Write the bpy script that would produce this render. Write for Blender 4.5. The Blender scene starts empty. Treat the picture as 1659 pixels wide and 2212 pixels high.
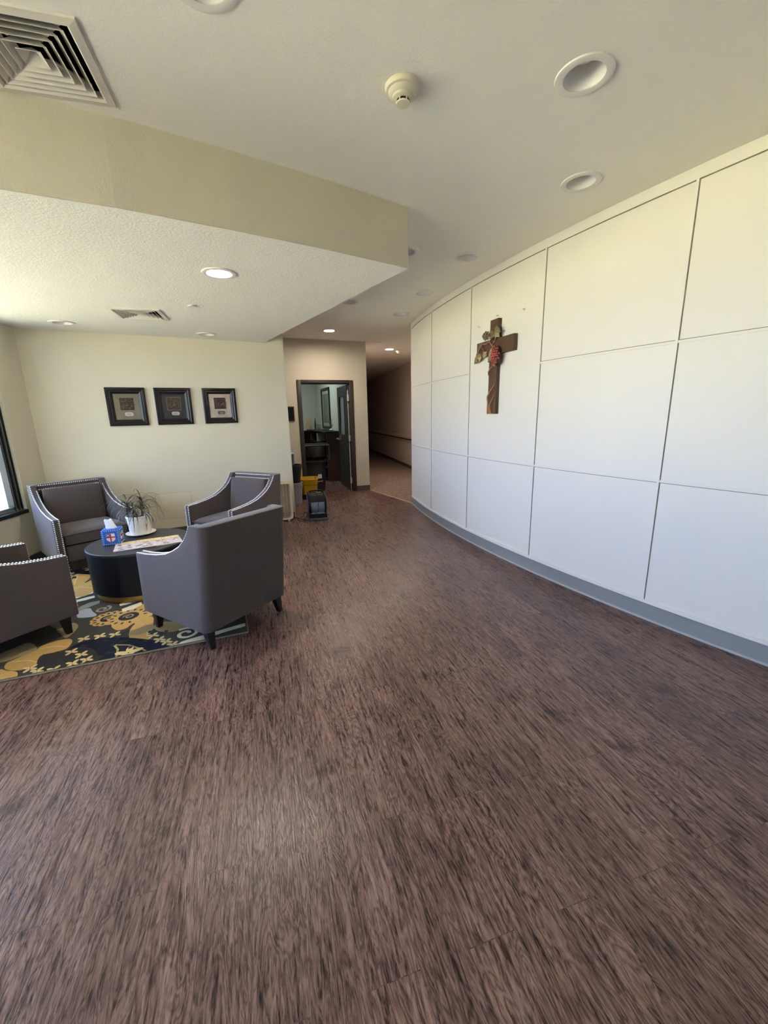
import bpy, bmesh, math, random
from mathutils import Vector, Matrix
random.seed(7)
S = bpy.context.scene
COL = S.collection
PI = math.pi
def R(a): return math.radians(a)

# ---------------------------------------------------------------- camera
CAM_H = 1.52
F_PX, PITCH, ROLL = 885.0, R(13.346), R(-1.333)
cam = bpy.data.cameras.new('camera')
cam.sensor_fit = 'HORIZONTAL'; cam.sensor_width = 36.0
cam.lens = F_PX / 1659.0 * 36.0
cam.clip_start = 0.05; cam.clip_end = 300
camo = bpy.data.objects.new('camera', cam); COL.objects.link(camo)
_U = Vector((0, math.sin(PITCH), math.cos(PITCH))); _F = Vector((0, math.cos(PITCH), -math.sin(PITCH)))
_X = Vector((1, 0, 0))
rt = _X*math.cos(ROLL) + _U*math.sin(ROLL); up = -_X*math.sin(ROLL) + _U*math.cos(ROLL)
M = Matrix((rt, up, -_F)).transposed().to_4x4(); M.translation = Vector((0, 0, CAM_H))
camo.matrix_world = M
S.camera = camo

# ---------------------------------------------------------------- exposure, sky, sun, window light
S.view_settings.view_transform = 'Standard'
S.view_settings.look = 'None'
S.view_settings.gamma = 1.0
S.view_settings.use_curve_mapping = False
S.view_settings.exposure = 0.57
w = bpy.data.worlds.new('sky'); S.world = w; w.use_nodes = True
nt = w.node_tree; nt.nodes.clear()
out = nt.nodes.new('ShaderNodeOutputWorld'); bg = nt.nodes.new('ShaderNodeBackground')
tc = nt.nodes.new('ShaderNodeTexCoord'); sx = nt.nodes.new('ShaderNodeSeparateXYZ'); cr = nt.nodes.new('ShaderNodeValToRGB')
nt.links.new(tc.outputs['Generated'], sx.inputs[0]); nt.links.new(sx.outputs['Z'], cr.inputs[0])
nt.links.new(cr.outputs[0], bg.inputs[0]); nt.links.new(bg.outputs[0], out.inputs[0])
cr.color_ramp.elements[0].position = 0.0; cr.color_ramp.elements[0].color = (0.47, 0.61, 1.0, 1)
cr.color_ramp.elements[1].position = 0.6; cr.color_ramp.elements[1].color = (0.36, 0.52, 0.95, 1)
bg.inputs[1].default_value = 8.6
sun = bpy.data.lights.new('sun', 'SUN'); sun.energy = 53.0; sun.angle = R(0.6); sun.color = (1.0, 0.95, 0.84)
suno = bpy.data.objects.new('sun', sun); COL.objects.link(suno)
suno.rotation_euler = Vector((-0.28, -0.03, -0.95)).to_track_quat('-Z', 'Y').to_euler()

# ---------------------------------------------------------------- materials
def mat(name, col, rough=0.6, metal=0.0, var=0.0, vscale=8.0, bump=0.0, bscale=60.0, spec=0.5, emit=None, estr=0.0, sheen=0.0, coat=0.0, stretch=None, detail=3.0):
    m = bpy.data.materials.new(name); m.use_nodes = True
    n = m.node_tree.nodes; l = m.node_tree.links; b = n['Principled BSDF']
    b.inputs['Roughness'].default_value = rough; b.inputs['Metallic'].default_value = metal
    b.inputs['Specular IOR Level'].default_value = spec
    b.inputs['Sheen Weight'].default_value = sheen
    b.inputs['Coat Weight'].default_value = coat
    t = n.new('ShaderNodeTexCoord'); mp = n.new('ShaderNodeMapping'); l.new(t.outputs['Object'], mp.inputs[0])
    if stretch: mp.inputs['Scale'].default_value = stretch
    nz = n.new('ShaderNodeTexNoise'); nz.inputs['Scale'].default_value = vscale; nz.inputs['Detail'].default_value = detail
    l.new(mp.outputs[0], nz.inputs[0])
    mx = n.new('ShaderNodeMix'); mx.data_type = 'RGBA'
    l.new(nz.outputs['Fac'], mx.inputs['Factor'])
    mx.inputs['A'].default_value = tuple(max(0, c*(1-var)) for c in col[:3]) + (1,)
    mx.inputs['B'].default_value = tuple(min(1, c*(1+var)) for c in col[:3]) + (1,)
    l.new(mx.outputs['Result'], b.inputs['Base Color'])
    if bump > 0:
        nb = n.new('ShaderNodeTexNoise'); nb.inputs['Scale'].default_value = bscale; nb.inputs['Detail'].default_value = 3
        l.new(mp.outputs[0], nb.inputs[0]); bp = n.new('ShaderNodeBump'); bp.inputs['Strength'].default_value = bump
        bp.inputs['Distance'].default_value = 0.004
        l.new(nb.outputs['Fac'], bp.inputs['Height']); l.new(bp.outputs[0], b.inputs['Normal'])
    if emit:
        b.inputs['Emission Color'].default_value = tuple(emit[:3]) + (1,); b.inputs['Emission Strength'].default_value = estr
    return m

def floor_mat():
    m = bpy.data.materials.new('vinyl_plank'); m.use_nodes = True
    n = m.node_tree.nodes; l = m.node_tree.links; b = n['Principled BSDF']
    t = n.new('ShaderNodeTexCoord'); mp = n.new('ShaderNodeMapping'); l.new(t.outputs['Object'], mp.inputs[0])
    mp.inputs['Rotation'].default_value = (0, 0, R(-106.5))
    br = n.new('ShaderNodeTexBrick'); l.new(mp.outputs[0], br.inputs[0])
    br.offset = 0.37; br.inputs['Scale'].default_value = 1.0
    br.inputs['Brick Width'].default_value = 1.22; br.inputs['Row Height'].default_value = 0.152
    br.inputs['Mortar Size'].default_value = 0.0012; br.inputs['Mortar Smooth'].default_value = 0.1; br.inputs['Bias'].default_value = 0
    br.inputs['Color1'].default_value = (0, 0, 0, 1); br.inputs['Color2'].default_value = (1, 1, 1, 1); br.inputs['Mortar'].default_value = (.5, .5, .5, 1)
    # shift the grain from plank to plank
    off = n.new('ShaderNodeVectorMath'); off.operation = 'MULTIPLY_ADD'
    off.inputs[1].default_value = (7.3, 3.1, 11.7)
    l.new(br.outputs['Color'], off.inputs[0]); l.new(mp.outputs[0], off.inputs[2])
    def noise(sc, scale, det, rgh, dist):
        m2 = n.new('ShaderNodeMapping'); m2.inputs['Scale'].default_value = sc; l.new(off.outputs[0], m2.inputs[0])
        z = n.new('ShaderNodeTexNoise'); z.inputs['Scale'].default_value = scale; z.inputs['Detail'].default_value = det
        z.inputs['Roughness'].default_value = rgh; z.inputs['Distortion'].default_value = dist; l.new(m2.outputs[0], z.inputs[0]); return z
    def math_(op, a_, b_=None, c_=None):
        q = n.new('ShaderNodeMath'); q.operation = op
        for i_, v_ in enumerate((a_, b_, c_)):
            if v_ is None: continue
            if isinstance(v_, (int, float)): q.inputs[i_].default_value = v_
            else: l.new(v_, q.inputs[i_])
        return q.outputs[0]
    fig = noise((1.0, 5.5, 1.0), 1.7, 3, 0.55, 0.9)      # cathedral figure: contour lines of a stretched field
    fine = noise((1.0, 11.0, 1.0), 7.0, 5, 0.62, 0.6)    # fibre streaks
    fleck = noise((1.0, 5.0, 1.0), 30.0, 3, 0.6, 0.5)    # short dark flecks
    tone = noise((1.0, 1.8, 1.0), 2.2, 2, 0.5, 0.2)
    ring = math_('PINGPONG', math_('ADD', math_('MULTIPLY', fig.outputs['Fac'], 17.0), math_('MULTIPLY', fleck.outputs['Fac'], 1.3)), 0.5)
    ring = math_('POWER', math_('MULTIPLY', ring, 2.0), 0.6)
    e_ = math_('MULTIPLY', ring, 0.17)
    e_ = math_('MULTIPLY_ADD', fine.outputs['Fac'], 0.52, e_)
    e_ = math_('MULTIPLY_ADD', fleck.outputs['Fac'], 0.26, e_)
    e_ = math_('MULTIPLY_ADD', tone.outputs['Fac'], 0.16, e_)
    # scraped marks across the grain, in small scattered patches
    g4 = noise((7.0, 1.0, 1.0), 12.0, 3, 0.6, 0.4)
    pm = n.new('ShaderNodeTexNoise'); pm.inputs['Scale'].default_value = 3.1; pm.inputs['Detail'].default_value = 3; l.new(mp.outputs[0], pm.inputs[0])
    gm = n.new('ShaderNodeMapRange'); gm.inputs[1].default_value = 0.36; gm.inputs[2].default_value = 0.27; gm.inputs[3].default_value = 0.0; gm.inputs[4].default_value = 0.24
    l.new(pm.outputs['Fac'], gm.inputs[0])
    e_ = math_('SUBTRACT', e_, math_('MULTIPLY', g4.outputs['Fac'], gm.outputs[0]))
    r = n.new('ShaderNodeValToRGB'); l.new(e_, r.inputs[0])
    el = r.color_ramp.elements
    el[0].position = 0.42; el[0].color = (0.026, 0.014, 0.012, 1)
    el[1].position = 0.74; el[1].color = (0.30, 0.190, 0.160, 1)
    x = el.new(0.50); x.color = (0.066, 0.032, 0.027, 1)
    x = el.new(0.575); x.color = (0.140, 0.078, 0.064, 1)
    class _E: outputs = [e_]
    e = _E
    # a little tone change per plank
    pk = n.new('ShaderNodeMapRange'); pk.inputs[3].default_value = 0.84; pk.inputs[4].default_value = 1.10
    l.new(br.outputs['Color'], pk.inputs[0])
    mu = n.new('ShaderNodeMix'); mu.data_type = 'RGBA'; mu.blend_type = 'MULTIPLY'; mu.inputs['Factor'].default_value = 1
    l.new(r.outputs[0], mu.inputs['A']); l.new(pk.outputs[0], mu.inputs['B'])
    mo = n.new('ShaderNodeMix'); mo.data_type = 'RGBA'; mo.inputs['B'].default_value = (0.03, 0.02, 0.017, 1)
    mm = n.new('ShaderNodeMath'); mm.operation = 'MULTIPLY'; mm.inputs[1].default_value = 0.6; l.new(br.outputs['Fac'], mm.inputs[0])
    l.new(mm.outputs[0], mo.inputs['Factor']); l.new(mu.outputs['Result'], mo.inputs['A'])
    l.new(mo.outputs['Result'], b.inputs['Base Color'])
    l.new(math_('MULTIPLY_ADD', fine.outputs['Fac'], 0.25, 0.17), b.inputs['Roughness']); b.inputs['Specular IOR Level'].default_value = 0.36
    bp = n.new('ShaderNodeBump'); bp.inputs['Strength'].default_value = 0.7; bp.inputs['Distance'].default_value = 0.0022
    l.new(e.outputs[0], bp.inputs['Height']); l.new(bp.outputs[0], b.inputs['Normal'])
    return m

def glass_mat():
    m = bpy.data.materials.new('pane_glass'); m.use_nodes = True
    n = m.node_tree.nodes; l = m.node_tree.links; n.remove(n['Principled BSDF'])
    o = n['Material Output']; tr = n.new('ShaderNodeBsdfTransparent'); tr.inputs[0].default_value = (0.93, 0.96, 0.95, 1)
    g = n.new('ShaderNodeBsdfGlossy'); g.inputs['Roughness'].default_value = 0.02
    lw_ = n.new('ShaderNodeLayerWeight'); lw_.inputs[0].default_value = 0.5; pw = n.new('ShaderNodeMath'); pw.operation = 'POWER'; pw.inputs[1].default_value = 4.0; l.new(lw_.outputs['Facing'], pw.inputs[0])
    fr = n.new('ShaderNodeMath'); fr.operation = 'MULTIPLY_ADD'; fr.inputs[1].default_value = 0.55; fr.inputs[2].default_value = 0.03; l.new(pw.outputs[0], fr.inputs[0]); mx = n.new('ShaderNodeMixShader')
    l.new(fr.outputs[0], mx.inputs[0]); l.new(tr.outputs[0], mx.inputs[1]); l.new(g.outputs[0], mx.inputs[2]); l.new(mx.outputs[0], o.inputs[0])
    return m

MT = {}
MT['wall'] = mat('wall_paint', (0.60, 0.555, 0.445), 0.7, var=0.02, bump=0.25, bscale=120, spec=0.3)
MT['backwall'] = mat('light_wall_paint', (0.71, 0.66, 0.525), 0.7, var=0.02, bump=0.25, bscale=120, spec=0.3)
MT['ceil'] = mat('ceiling_paint', (0.88, 0.86, 0.785), 0.8, var=0.02, bump=0.2, bscale=90, spec=0.2)
MT['ceil2'] = mat('textured_ceiling_paint', (0.86, 0.85, 0.80), 0.8, var=0.02, bump=0.6, bscale=70, spec=0.2)
MT['panel'] = mat('panel_board', (0.755, 0.73, 0.69), 0.42, var=0.015, vscale=2, spec=0.4)
MT['batten'] = mat('batten_paint', (0.755, 0.73, 0.69), 0.45, spec=0.4)
MT['kick'] = mat('kick_grey', (0.25, 0.26, 0.27), 0.5, var=0.04)
MT['kicktrim'] = mat('kick_trim', (0.42, 0.43, 0.45), 0.4)
MT['floor'] = floor_mat()
MT['carpet'] = mat('corridor_carpet', (0.24, 0.175, 0.14), 0.95, var=0.75, vscale=15, bump=0.8, bscale=220, spec=0.1, detail=6)
MT['thresh'] = mat('threshold_metal', (0.42, 0.36, 0.29), 0.4)
MT['base'] = mat('rubber_base', (0.085, 0.062, 0.052), 0.5)
MT['basegrey'] = mat('rubber_base_grey', (0.06, 0.06, 0.058), 0.5)
MT['corrwall'] = mat('corridor_paint', (0.72, 0.62, 0.55), 0.8, var=0.03, bump=0.2, bscale=120, spec=0.2)
MT['officewall'] = mat('office_paint', (0.55, 0.58, 0.52), 0.8, var=0.03)
MT['winframe'] = mat('anodised_frame', (0.22, 0.23, 0.23), 0.4, metal=0.3)
MT['windark'] = mat('window_gasket', (0.012, 0.013, 0.015), 0.5)
MT['glass'] = glass_mat()
MT['grass'] = mat('sunlit_grass', (0.50, 0.42, 0.21), 0.9, var=0.25, vscale=0.8)
MT['pave'] = mat('pale_paving', (0.62, 0.60, 0.50), 0.9, var=0.08, vscale=2)
MT['white'] = mat('white_metal', (0.78, 0.76, 0.72), 0.5)
MT['can'] = mat('reflector_white', (0.88, 0.86, 0.84), 0.35)
MT['lampoff'] = mat('lamp_lens_unlit', (0.92, 0.90, 0.87), 0.4)
MT['lampon'] = mat('lamp_lens_lit', (0.9, 0.85, 0.8), 0.5, emit=(1.0, 0.85, 0.72), estr=300)
MT['vent'] = mat('vent_enamel', (0.70, 0.66, 0.60), 0.45, var=0.08, vscale=14)
MT['black'] = mat('black_void', (0.006, 0.006, 0.006), 0.9)
MT['ivory'] = mat('ivory_plastic', (0.66, 0.62, 0.49), 0.45)
MT['doorframe'] = mat('bronze_frame_paint', (0.036, 0.026, 0.021), 0.5)
MT['door'] = mat('espresso_veneer', (0.012, 0.009, 0.008), 0.5, var=0.3, vscale=10, stretch=(6, 6, .5))
MT['chrome'] = mat('satin_steel', (0.62, 0.60, 0.58), 0.3, metal=1.0)
MT['hinge'] = mat('brushed_steel', (0.60, 0.58, 0.56), 0.5, metal=0.1)

# ---------------------------------------------------------------- mesh helpers
class MB:
    def __init__(s): s.bm = bmesh.new(); s.mi = 0
    def face(s, vs, mi=None):
        try:
            f = s.bm.faces.new(vs); f.material_index = s.mi if mi is None else mi; return f
        except ValueError: return None
    def v(s, p): return s.bm.verts.new(p)
    def poly(s, pts): return s.face([s.v(p) for p in pts])
    def box(s, c, d, rz=0.0, rx=0.0, ry=0.0, taper=1.0):
        m = Matrix.Translation(c) @ Matrix.Rotation(rz, 4, 'Z') @ Matrix.Rotation(ry, 4, 'Y') @ Matrix.Rotation(rx, 4, 'X')
        vs = []
        for z in (-1, 1):
            k = taper if z < 0 else 1.0
            for x, y in ((-1, -1), (1, -1), (1, 1), (-1, 1)):
                vs.append(s.v(m @ Vector((x*d[0]/2*k, y*d[1]/2*k, z*d[2]/2))))
        for q in ((3, 2, 1, 0), (4, 5, 6, 7), (0, 1, 5, 4), (1, 2, 6, 5), (2, 3, 7, 6), (3, 0, 4, 7)): s.face([vs[i] for i in q])
        return s
    def span(s, a, b, z0, z1, t, side=1):
        """upright slab whose visible face runs a->b; thickness t to the left (side=1) or right (-1)"""
        a = Vector((a[0], a[1])); b = Vector((b[0], b[1])); d = (b-a).normalized(); n = Vector((-d.y, d.x))*t*side
        P = [a, b, b+n, a+n]
        lo = [s.v((p.x, p.y, z0)) for p in P]; hi = [s.v((p.x, p.y, z1)) for p in P]
        s.face(lo[::-1]); s.face(hi)
        for i in range(4): s.face([lo[i], lo[(i+1) % 4], hi[(i+1) % 4], hi[i]])
        return s
    def prism(s, poly, z0, z1, m=None):
        """poly in local xy, extruded in z, optional matrix"""
        m = m or Matrix()
        lo = [s.v(m @ Vector((p[0], p[1], z0))) for p in poly]; hi = [s.v(m @ Vector((p[0], p[1], z1))) for p in poly]
        s.face(lo[::-1]); s.face(hi)
        k = len(poly)
        for i in range(k): s.face([lo[i], lo[(i+1) % k], hi[(i+1) % k], hi[i]])
        return s
    def lathe(s, prof, seg=32, c=(0, 0, 0), m=None, close=False):
        m = (Matrix.Translation(c)) @ (m or Matrix())
        rings = []
        for r, z in prof:
            if r < 1e-5: rings.append([s.v(m @ Vector((0, 0, z)))])
            else: rings.append([s.v(m @ Vector((r*math.cos(2*PI*i/seg), r*math.sin(2*PI*i/seg), z))) for i in range(seg)])
        pr = list(zip(rings, rings[1:]))
        if close: pr.append((rings[-1], rings[0]))
        for A, B in pr:
            for i in range(seg):
                j = (i+1) % seg
                if len(A) == 1 and len(B) == 1: continue
                if len(A) == 1: s.face([A[0], B[j], B[i]])
                elif len(B) == 1: s.face([A[i], A[j], B[0]])
                else: s.face([A[i], A[j], B[j], B[i]])
        return s
    def tube(s, pts, r, seg=8, cap=True, flat=None):
        pts = [Vector(p) for p in pts]; rings = []
        N = len(pts)
        for i, p in enumerate(pts):
            t = (pts[min(i+1, N-1)] - pts[max(i-1, 0)])
            if t.length < 1e-9: t = Vector((0, 0, 1))
            t.normalize(); ref = Vector((0, 0, 1)) if abs(t.z) < 0.95 else Vector((1, 0, 0))
            a = t.cross(ref).normalized(); b = t.cross(a).normalized()
            rr = r[i] if isinstance(r, (list, tuple)) else r
            fl = flat if flat else 1.0
            rings.append([s.v(p + a*rr*math.cos(2*PI*k/seg) + b*rr*fl*math.sin(2*PI*k/seg)) for k in range(seg)])
        for A, B in zip(rings, rings[1:]):
            for k in range(seg): s.face([A[k], A[(k+1) % seg], B[(k+1) % seg], B[k]])
        if cap: s.face(rings[0][::-1]); s.face(rings[-1])
        return s
    def ball(s, c, r, u=10, v=7, sc=(1, 1, 1)):
        prof = [(r*math.sin(PI*i/v), -r*math.cos(PI*i/v)) for i in range(v+1)]
        return s.lathe(prof, u, c, Matrix.Diagonal((sc[0], sc[1], sc[2], 1)))
    def grid(s, P, wrapu=False):
        """P[i][j] points -> quads"""
        V = [[s.v(p) for p in row] for row in P]
        n = len(V); m_ = len(V[0])
        for i in range(n-1):
            for j in range(m_ if wrapu else m_-1):
                s.face([V[i][j], V[i][(j+1) % m_], V[i+1][(j+1) % m_], V[i+1][j]])
        return V
    def build(s, name, mats, parent=None, loc=None, rz=None, bevel=0.0, bseg=2, bang=35, smooth=38, mw=None):
        bm = s.bm
        bmesh.ops.remove_doubles(bm, verts=bm.verts, dist=1e-6)
        bmesh.ops.recalc_face_normals(bm, faces=bm.faces)
        if bevel > 0:
            es = [e for e in bm.edges if len(e.link_faces) == 2 and e.calc_face_angle(0) > R(bang)]
            bmesh.ops.bevel(bm, geom=es, offset=bevel, segments=bseg, profile=0.5, affect='EDGES', clamp_overlap=True)
        if smooth:
            for f in bm.faces: f.smooth = True
            for e in bm.edges:
                e.smooth = not (len(e.link_faces) != 2 or e.calc_face_angle(0) > R(smooth))
        me = bpy.data.meshes.new(name); bm.to_mesh(me); bm.free()
        if not isinstance(mats, (list, tuple)): mats = [mats]
        for m in mats: me.materials.append(m)
        o = bpy.data.objects.new(name, me); COL.objects.link(o)
        if parent is not None: o.parent = parent
        if mw is not None: o.matrix_local = mw
        if loc is not None: o.location = loc
        if rz is not None: o.rotation_euler.z = rz
        return o

def tag(o, label=None, cat=None, group=None, kind=None):
    if label: o['label'] = label
    if cat: o['category'] = cat
    if group: o['group'] = group
    if kind: o['kind'] = kind
    return o
def struct(o): o['kind'] = 'structure'; return o
def empty(name, loc, rz=0.0, label=None, cat=None, group=None):
    o = bpy.data.objects.new(name, None); COL.objects.link(o); o.location = loc; o.rotation_euler.z = rz
    o.empty_display_size = 0.1
    return tag(o, label, cat, group)
def copy_tree(o, parent=None):
    c = o.copy(); COL.objects.link(c)
    if parent is not None: c.parent = parent
    for ch in list(o.children): copy_tree(ch, c)
    return c
def lerp(a, b, t): return a + (b-a)*t

# ---------------------------------------------------------------- the shell
HC, HS, HR = 2.90, 2.52, 3.12
CX, CY, RW = 12.033, 8.525, 11.643            # the curved panelled wall
def cw(deg, r=RW): return (CX + r*math.cos(R(deg)), CY + r*math.sin(R(deg)))
A_END, A_NEAR, STEP = -172.25, -121.0, 5.44
DIR28 = Vector((math.cos(R(28)), math.sin(R(28))))
BW0 = Vector((-3.93, 4.78)); BWE = BW0 + DIR28*2.895
def bw(a): p = BW0 + DIR28*a; return (p.x, p.y)
LW0 = Vector((-3.95, 4.8)); LDIR = Vector((0.0995, -0.995))
def lw(a): p = LW0 + LDIR*a; return (p.x, p.y)
DW0 = Vector((-1.739, 7.87)); DWD = (Vector((-0.29, 8.45))-DW0).normalized()
def dw(a): p = DW0 + DWD*a; return (p.x, p.y)

m = MB(); m.poly([(-5.2, -2.9, 0), (8, -2.9, 0), (8, 21, 0), (-5.2, 21, 0)])
struct(m.build('floor', MT['floor'], smooth=0))
# corridor carpet with its metal edge
c0, c1 = (-0.262, 8.40), (0.505, 7.02)
m = MB(); m.prism([c0, c1, (1.9, 7.3), (1.9, 20), (-2.8, 20), (-0.30, 8.46)], 0.0005, 0.006)
struct(m.build('floor_corridor', MT['carpet'], smooth=0))
m = MB(); m.span(c0, c1, 0.0005, 0.010, 0.03, -1); struct(m.build('trim_1', MT['thresh'], smooth=0))

def fill_poly(outer, holes, z, name, mt, down=True):
    bm = bmesh.new()
    def loop(pts):
        vs = [bm.verts.new((p[0], p[1], z)) for p in pts]
        return [bm.edges.new((vs[i], vs[(i+1) % len(vs)])) for i in range(len(vs))]
    es = loop(outer)
    for h_ in holes: es += loop(h_)
    bmesh.ops.triangle_fill(bm, edges=es, use_beauty=True, use_dissolve=False)
    for f in bm.faces:
        if (f.normal.z > 0) == down: f.normal_flip()
    me = bpy.data.meshes.new(name); bm.to_mesh(me); bm.free(); me.materials.append(mt)
    o = bpy.data.objects.new(name, me); COL.objects.link(o); return struct(o)
def circ(c, r, n=40): return [(c[0]+r*math.cos(2*PI*i/n), c[1]+r*math.sin(2*PI*i/n)) for i in range(n)]
def sqr(c, hs, a):
    ca, sa = math.cos(a), math.sin(a)
    return [(c[0]+x*ca-y*sa, c[1]+x*sa+y*ca) for x, y in ((-hs, -hs), (hs, -hs), (hs, hs), (-hs, hs))]

MAIN_OFF = [((-0.547, 1.68), 'round white recessed light cut by the top edge of the photo'),
            ((0.892, 2.112), 'largest unlit recessed light, right of the smoke detector'),
            ((1.272, 2.944), 'unlit recessed light above the top edge of the panelled wall, second largest'),
            ((0.814, 4.159), 'unlit recessed light above the cross, first past the corner of the dropped ceiling'),
            ((0.523, 5.253), 'unlit recessed light, middle of the three smaller ones along the curved wall'),
            ((0.303, 6.27), 'unlit recessed light nearest the far end of the curved wall'),
            ((0.235, 3.99), 'shaded recessed light half hidden behind the corner of the dropped ceiling'),
            ((-0.369, 5.579), 'shaded recessed light half hidden along the slanting edge of the dropped ceiling')]
MAIN_ON = [((-0.84, 7.312), 'lit recessed light above the open office door'),
           ((0.198, 9.45), 'lit recessed light over the corridor entrance')]
LOW_OFF = [((-3.277, 4.583), 'unlit recessed light in the dropped ceiling near the window corner'),
           ((-2.105, 5.349), 'unlit recessed light in the dropped ceiling above the rightmost picture')]
LOW_ON = [((-1.125, 3.212), 'lit recessed light in the dropped ceiling')]
VENT_A = R(15.5)
VENTS = [((-1.315, 1.954), HC, 'large square white air vent at the top left corner of the photo'),
         ((-2.315, 4.30), HS, 'small-looking square air vent in the dropped ceiling above the pictures')]
LR = 0.088
fill_poly([(-5.2, -2.9), (8, -2.9), (8, 21), (-5.2, 21)],
          [circ(c, LR) for c, _ in MAIN_OFF+MAIN_ON] + [sqr(VENTS[0][0], 0.185, VENT_A)], HC, 'ceiling', MT['ceil'])
SOF = [(-3.66, 1.17), (-2.6, 1.635), (-1.651, 2.084), (-1.259, 2.268), (-.797, 2.537), (-.331, 2.829), (.211, 3.207), (-1.60, 6.035)]
fill_poly(SOF + [bw(2.6), bw(0.0), lw(0.0)], [circ(c, LR) for c, _ in LOW_OFF+LOW_ON] + [sqr(VENTS[1][0], 0.185, VENT_A)], HS, 'ceiling_lower', MT['ceil2'])
m = MB()
for a, b in zip(SOF[:-2], SOF[1:-1]): m.span(a, b, HS+.0015, HC, 0.02, 1)
m.span(SOF[-2], SOF[-1], HS+.0015, HC, 0.02, 1)
struct(m.build('wall_soffit', MT['wall'], smooth=20))
m = MB(); m.box((1.85, 9.05, 3.2), (12.3, 24.2, 0.16)); m.box((-4.7, 14.0, 3.2), (.8, 14.2, 0.16)); struct(m.build('roof_sun_block', MT['white'], smooth=0))  # unseen slab over the ceiling, added to block the sun

# walls
m = MB(); m.span(bw(-.15), BWE, 0, HC, 0.14, 1); struct(m.build('wall_back', MT['backwall'], smooth=0))
m = MB(); m.span((BWE.x-0.004, BWE.y-0.0045), (BWE.x+0.012, BWE.y+0.004), 0.0, HC, 0.155, 1)
struct(m.build('trim_2', mat('corner_guard', (0.66, 0.64, 0.54), 0.4), smooth=0))
m = MB(); m.span(bw(0.02), BWE-DIR28*0.003, 0, 0.10, 0.008, -1); struct(m.build('baseboard_back', MT['basegrey'], smooth=0))
# left wall with its long window
WA0, WA1, WZ0, WZ1 = 0.40, 3.45, 0.60, 2.46
WB0, WB1 = 3.85, 6.9
T = 0.16
m = MB()
m.span(lw(0-.1), lw(WA0), 0, HR, T, -1)
m.span(lw(WA0), lw(WA1), 0, WZ0, T, -1); m.span(lw(WA0), lw(WA1), WZ1, HR, T, -1)
m.span(lw(WA1), lw(WB0), 0, HR, T, -1)
m.span(lw(WB0), lw(WB1), 0, 0.5, T, -1); m.span(lw(WB0), lw(WB1), 2.55, HR, T, -1)
m.span(lw(WB1), lw(7.75), 0, HR, T, -1)
struct(m.build('wall_left', MT['backwall'], smooth=0))
m = MB(); m.span(lw(0.01), lw(7.6), 0, 0.10, 0.008, 1); struct(m.build('baseboard_left', MT['basegrey'], smooth=0))
def window(idx, a0, a1, z0, z1, mull):
    root = struct(empty('window_%d' % idx, (lw(a0)[0], lw(a0)[1], 0)))
    def P(a, off=0.0): p = LW0 + LDIR*(a) + Vector((-0.995, -0.0995))*off - Vector(lw(a0)); return (p.x, p.y)
    m = MB()
    for (s0, s1) in [(a0, a0+0.05), (a1-0.05, a1)] + [(q-0.03, q+0.03) for q in mull]:
        m.span(P(s0, .05), P(s1, .05), z0, z1, 0.10, -1)
    m.span(P(a0, .05), P(a1, .05), z1-0.06, z1, 0.10, -1); m.span(P(a0, .05), P(a1, .05), z0, z0+0.05, 0.10, -1)
    m.build('window_frame', MT['winframe'], root, smooth=0, bevel=0.003)
    m = MB()
    for (s0, s1) in [(a0, a0+0.012), (a0+0.05, a0+0.062), (a0+0.105, a0+.117)]: m.span(P(s0, .035), P(s1, .035), z0, z1, 0.06, -1)
    m.span(P(a0-.0, -.012), P(a1, -.012), z0-0.035, z0+0.004, 0.05, -1)
    m.build('gasket', MT['windark'], root, smooth=0)
    m = MB(); m.span(P(a0+.055, .055), P(a0+.105, .055), z0, z1, 0.03, -1); m.span(P(a0, .038), P(a1, .038), z0, z0+0.02, 0.10, -1)
    m.build('sill', MT['winframe'], root, smooth=0)
    m = MB()
    ed = [a0+0.05] + mull + [a1-0.05]
    for s0, s1 in zip(ed, ed[1:]): m.span(P(s0, .10), P(s1, .10), z0+0.05, z1-0.06, 0.008, -1)
    m.build('glass', MT['glass'], root, smooth=0)
window(1, WA0, WA1, WZ0, WZ1, [2.0])
window(2, WB0, WB1, 0.5, 2.55, [5.1])  # second left window, out of view and added for its light
root = struct(empty('window_3', (-2.85, -2.75, 0)))  # unseen window in the near wall, added to light the room
m = MB()
for x in (-.425, .425): m.box((x, -.06, 1.325), (.05, .10, 2.45))
m.box((0, -.06, .125), (.9, .10, .05)); m.box((0, -.06, 2.525), (.9, .10, .05)); m.build('window_frame', MT['winframe'], root, smooth=0)
m = MB(); m.box((0, -.06, 1.325), (.8, .008, 2.35)); m.build('glass', MT['glass'], root, smooth=0)
# the ground outside
m = MB(); m.poly([(-60, -40, -0.15), (-3.3, -40, -0.15), (-3.3, -2.9, -0.15), (-4.3, 6, -0.15), (-4.3, 40, -0.15), (-60, 40, -0.15)]); m.poly([(-3.3, -40, -0.15), (40, -40, -0.15), (40, -2.9, -.15), (-3.3, -2.9, -0.15)]); struct(m.build('ground_outside', MT['grass'], smooth=0))
m = MB(); m.poly([(-7.2, -40, -0.12), (-4.4, -40, -0.12), (-4.4, 40, -0.12), (-7.2, 40, -0.12)]); struct(m.build('path_outside', MT['pave'], smooth=0))

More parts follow.
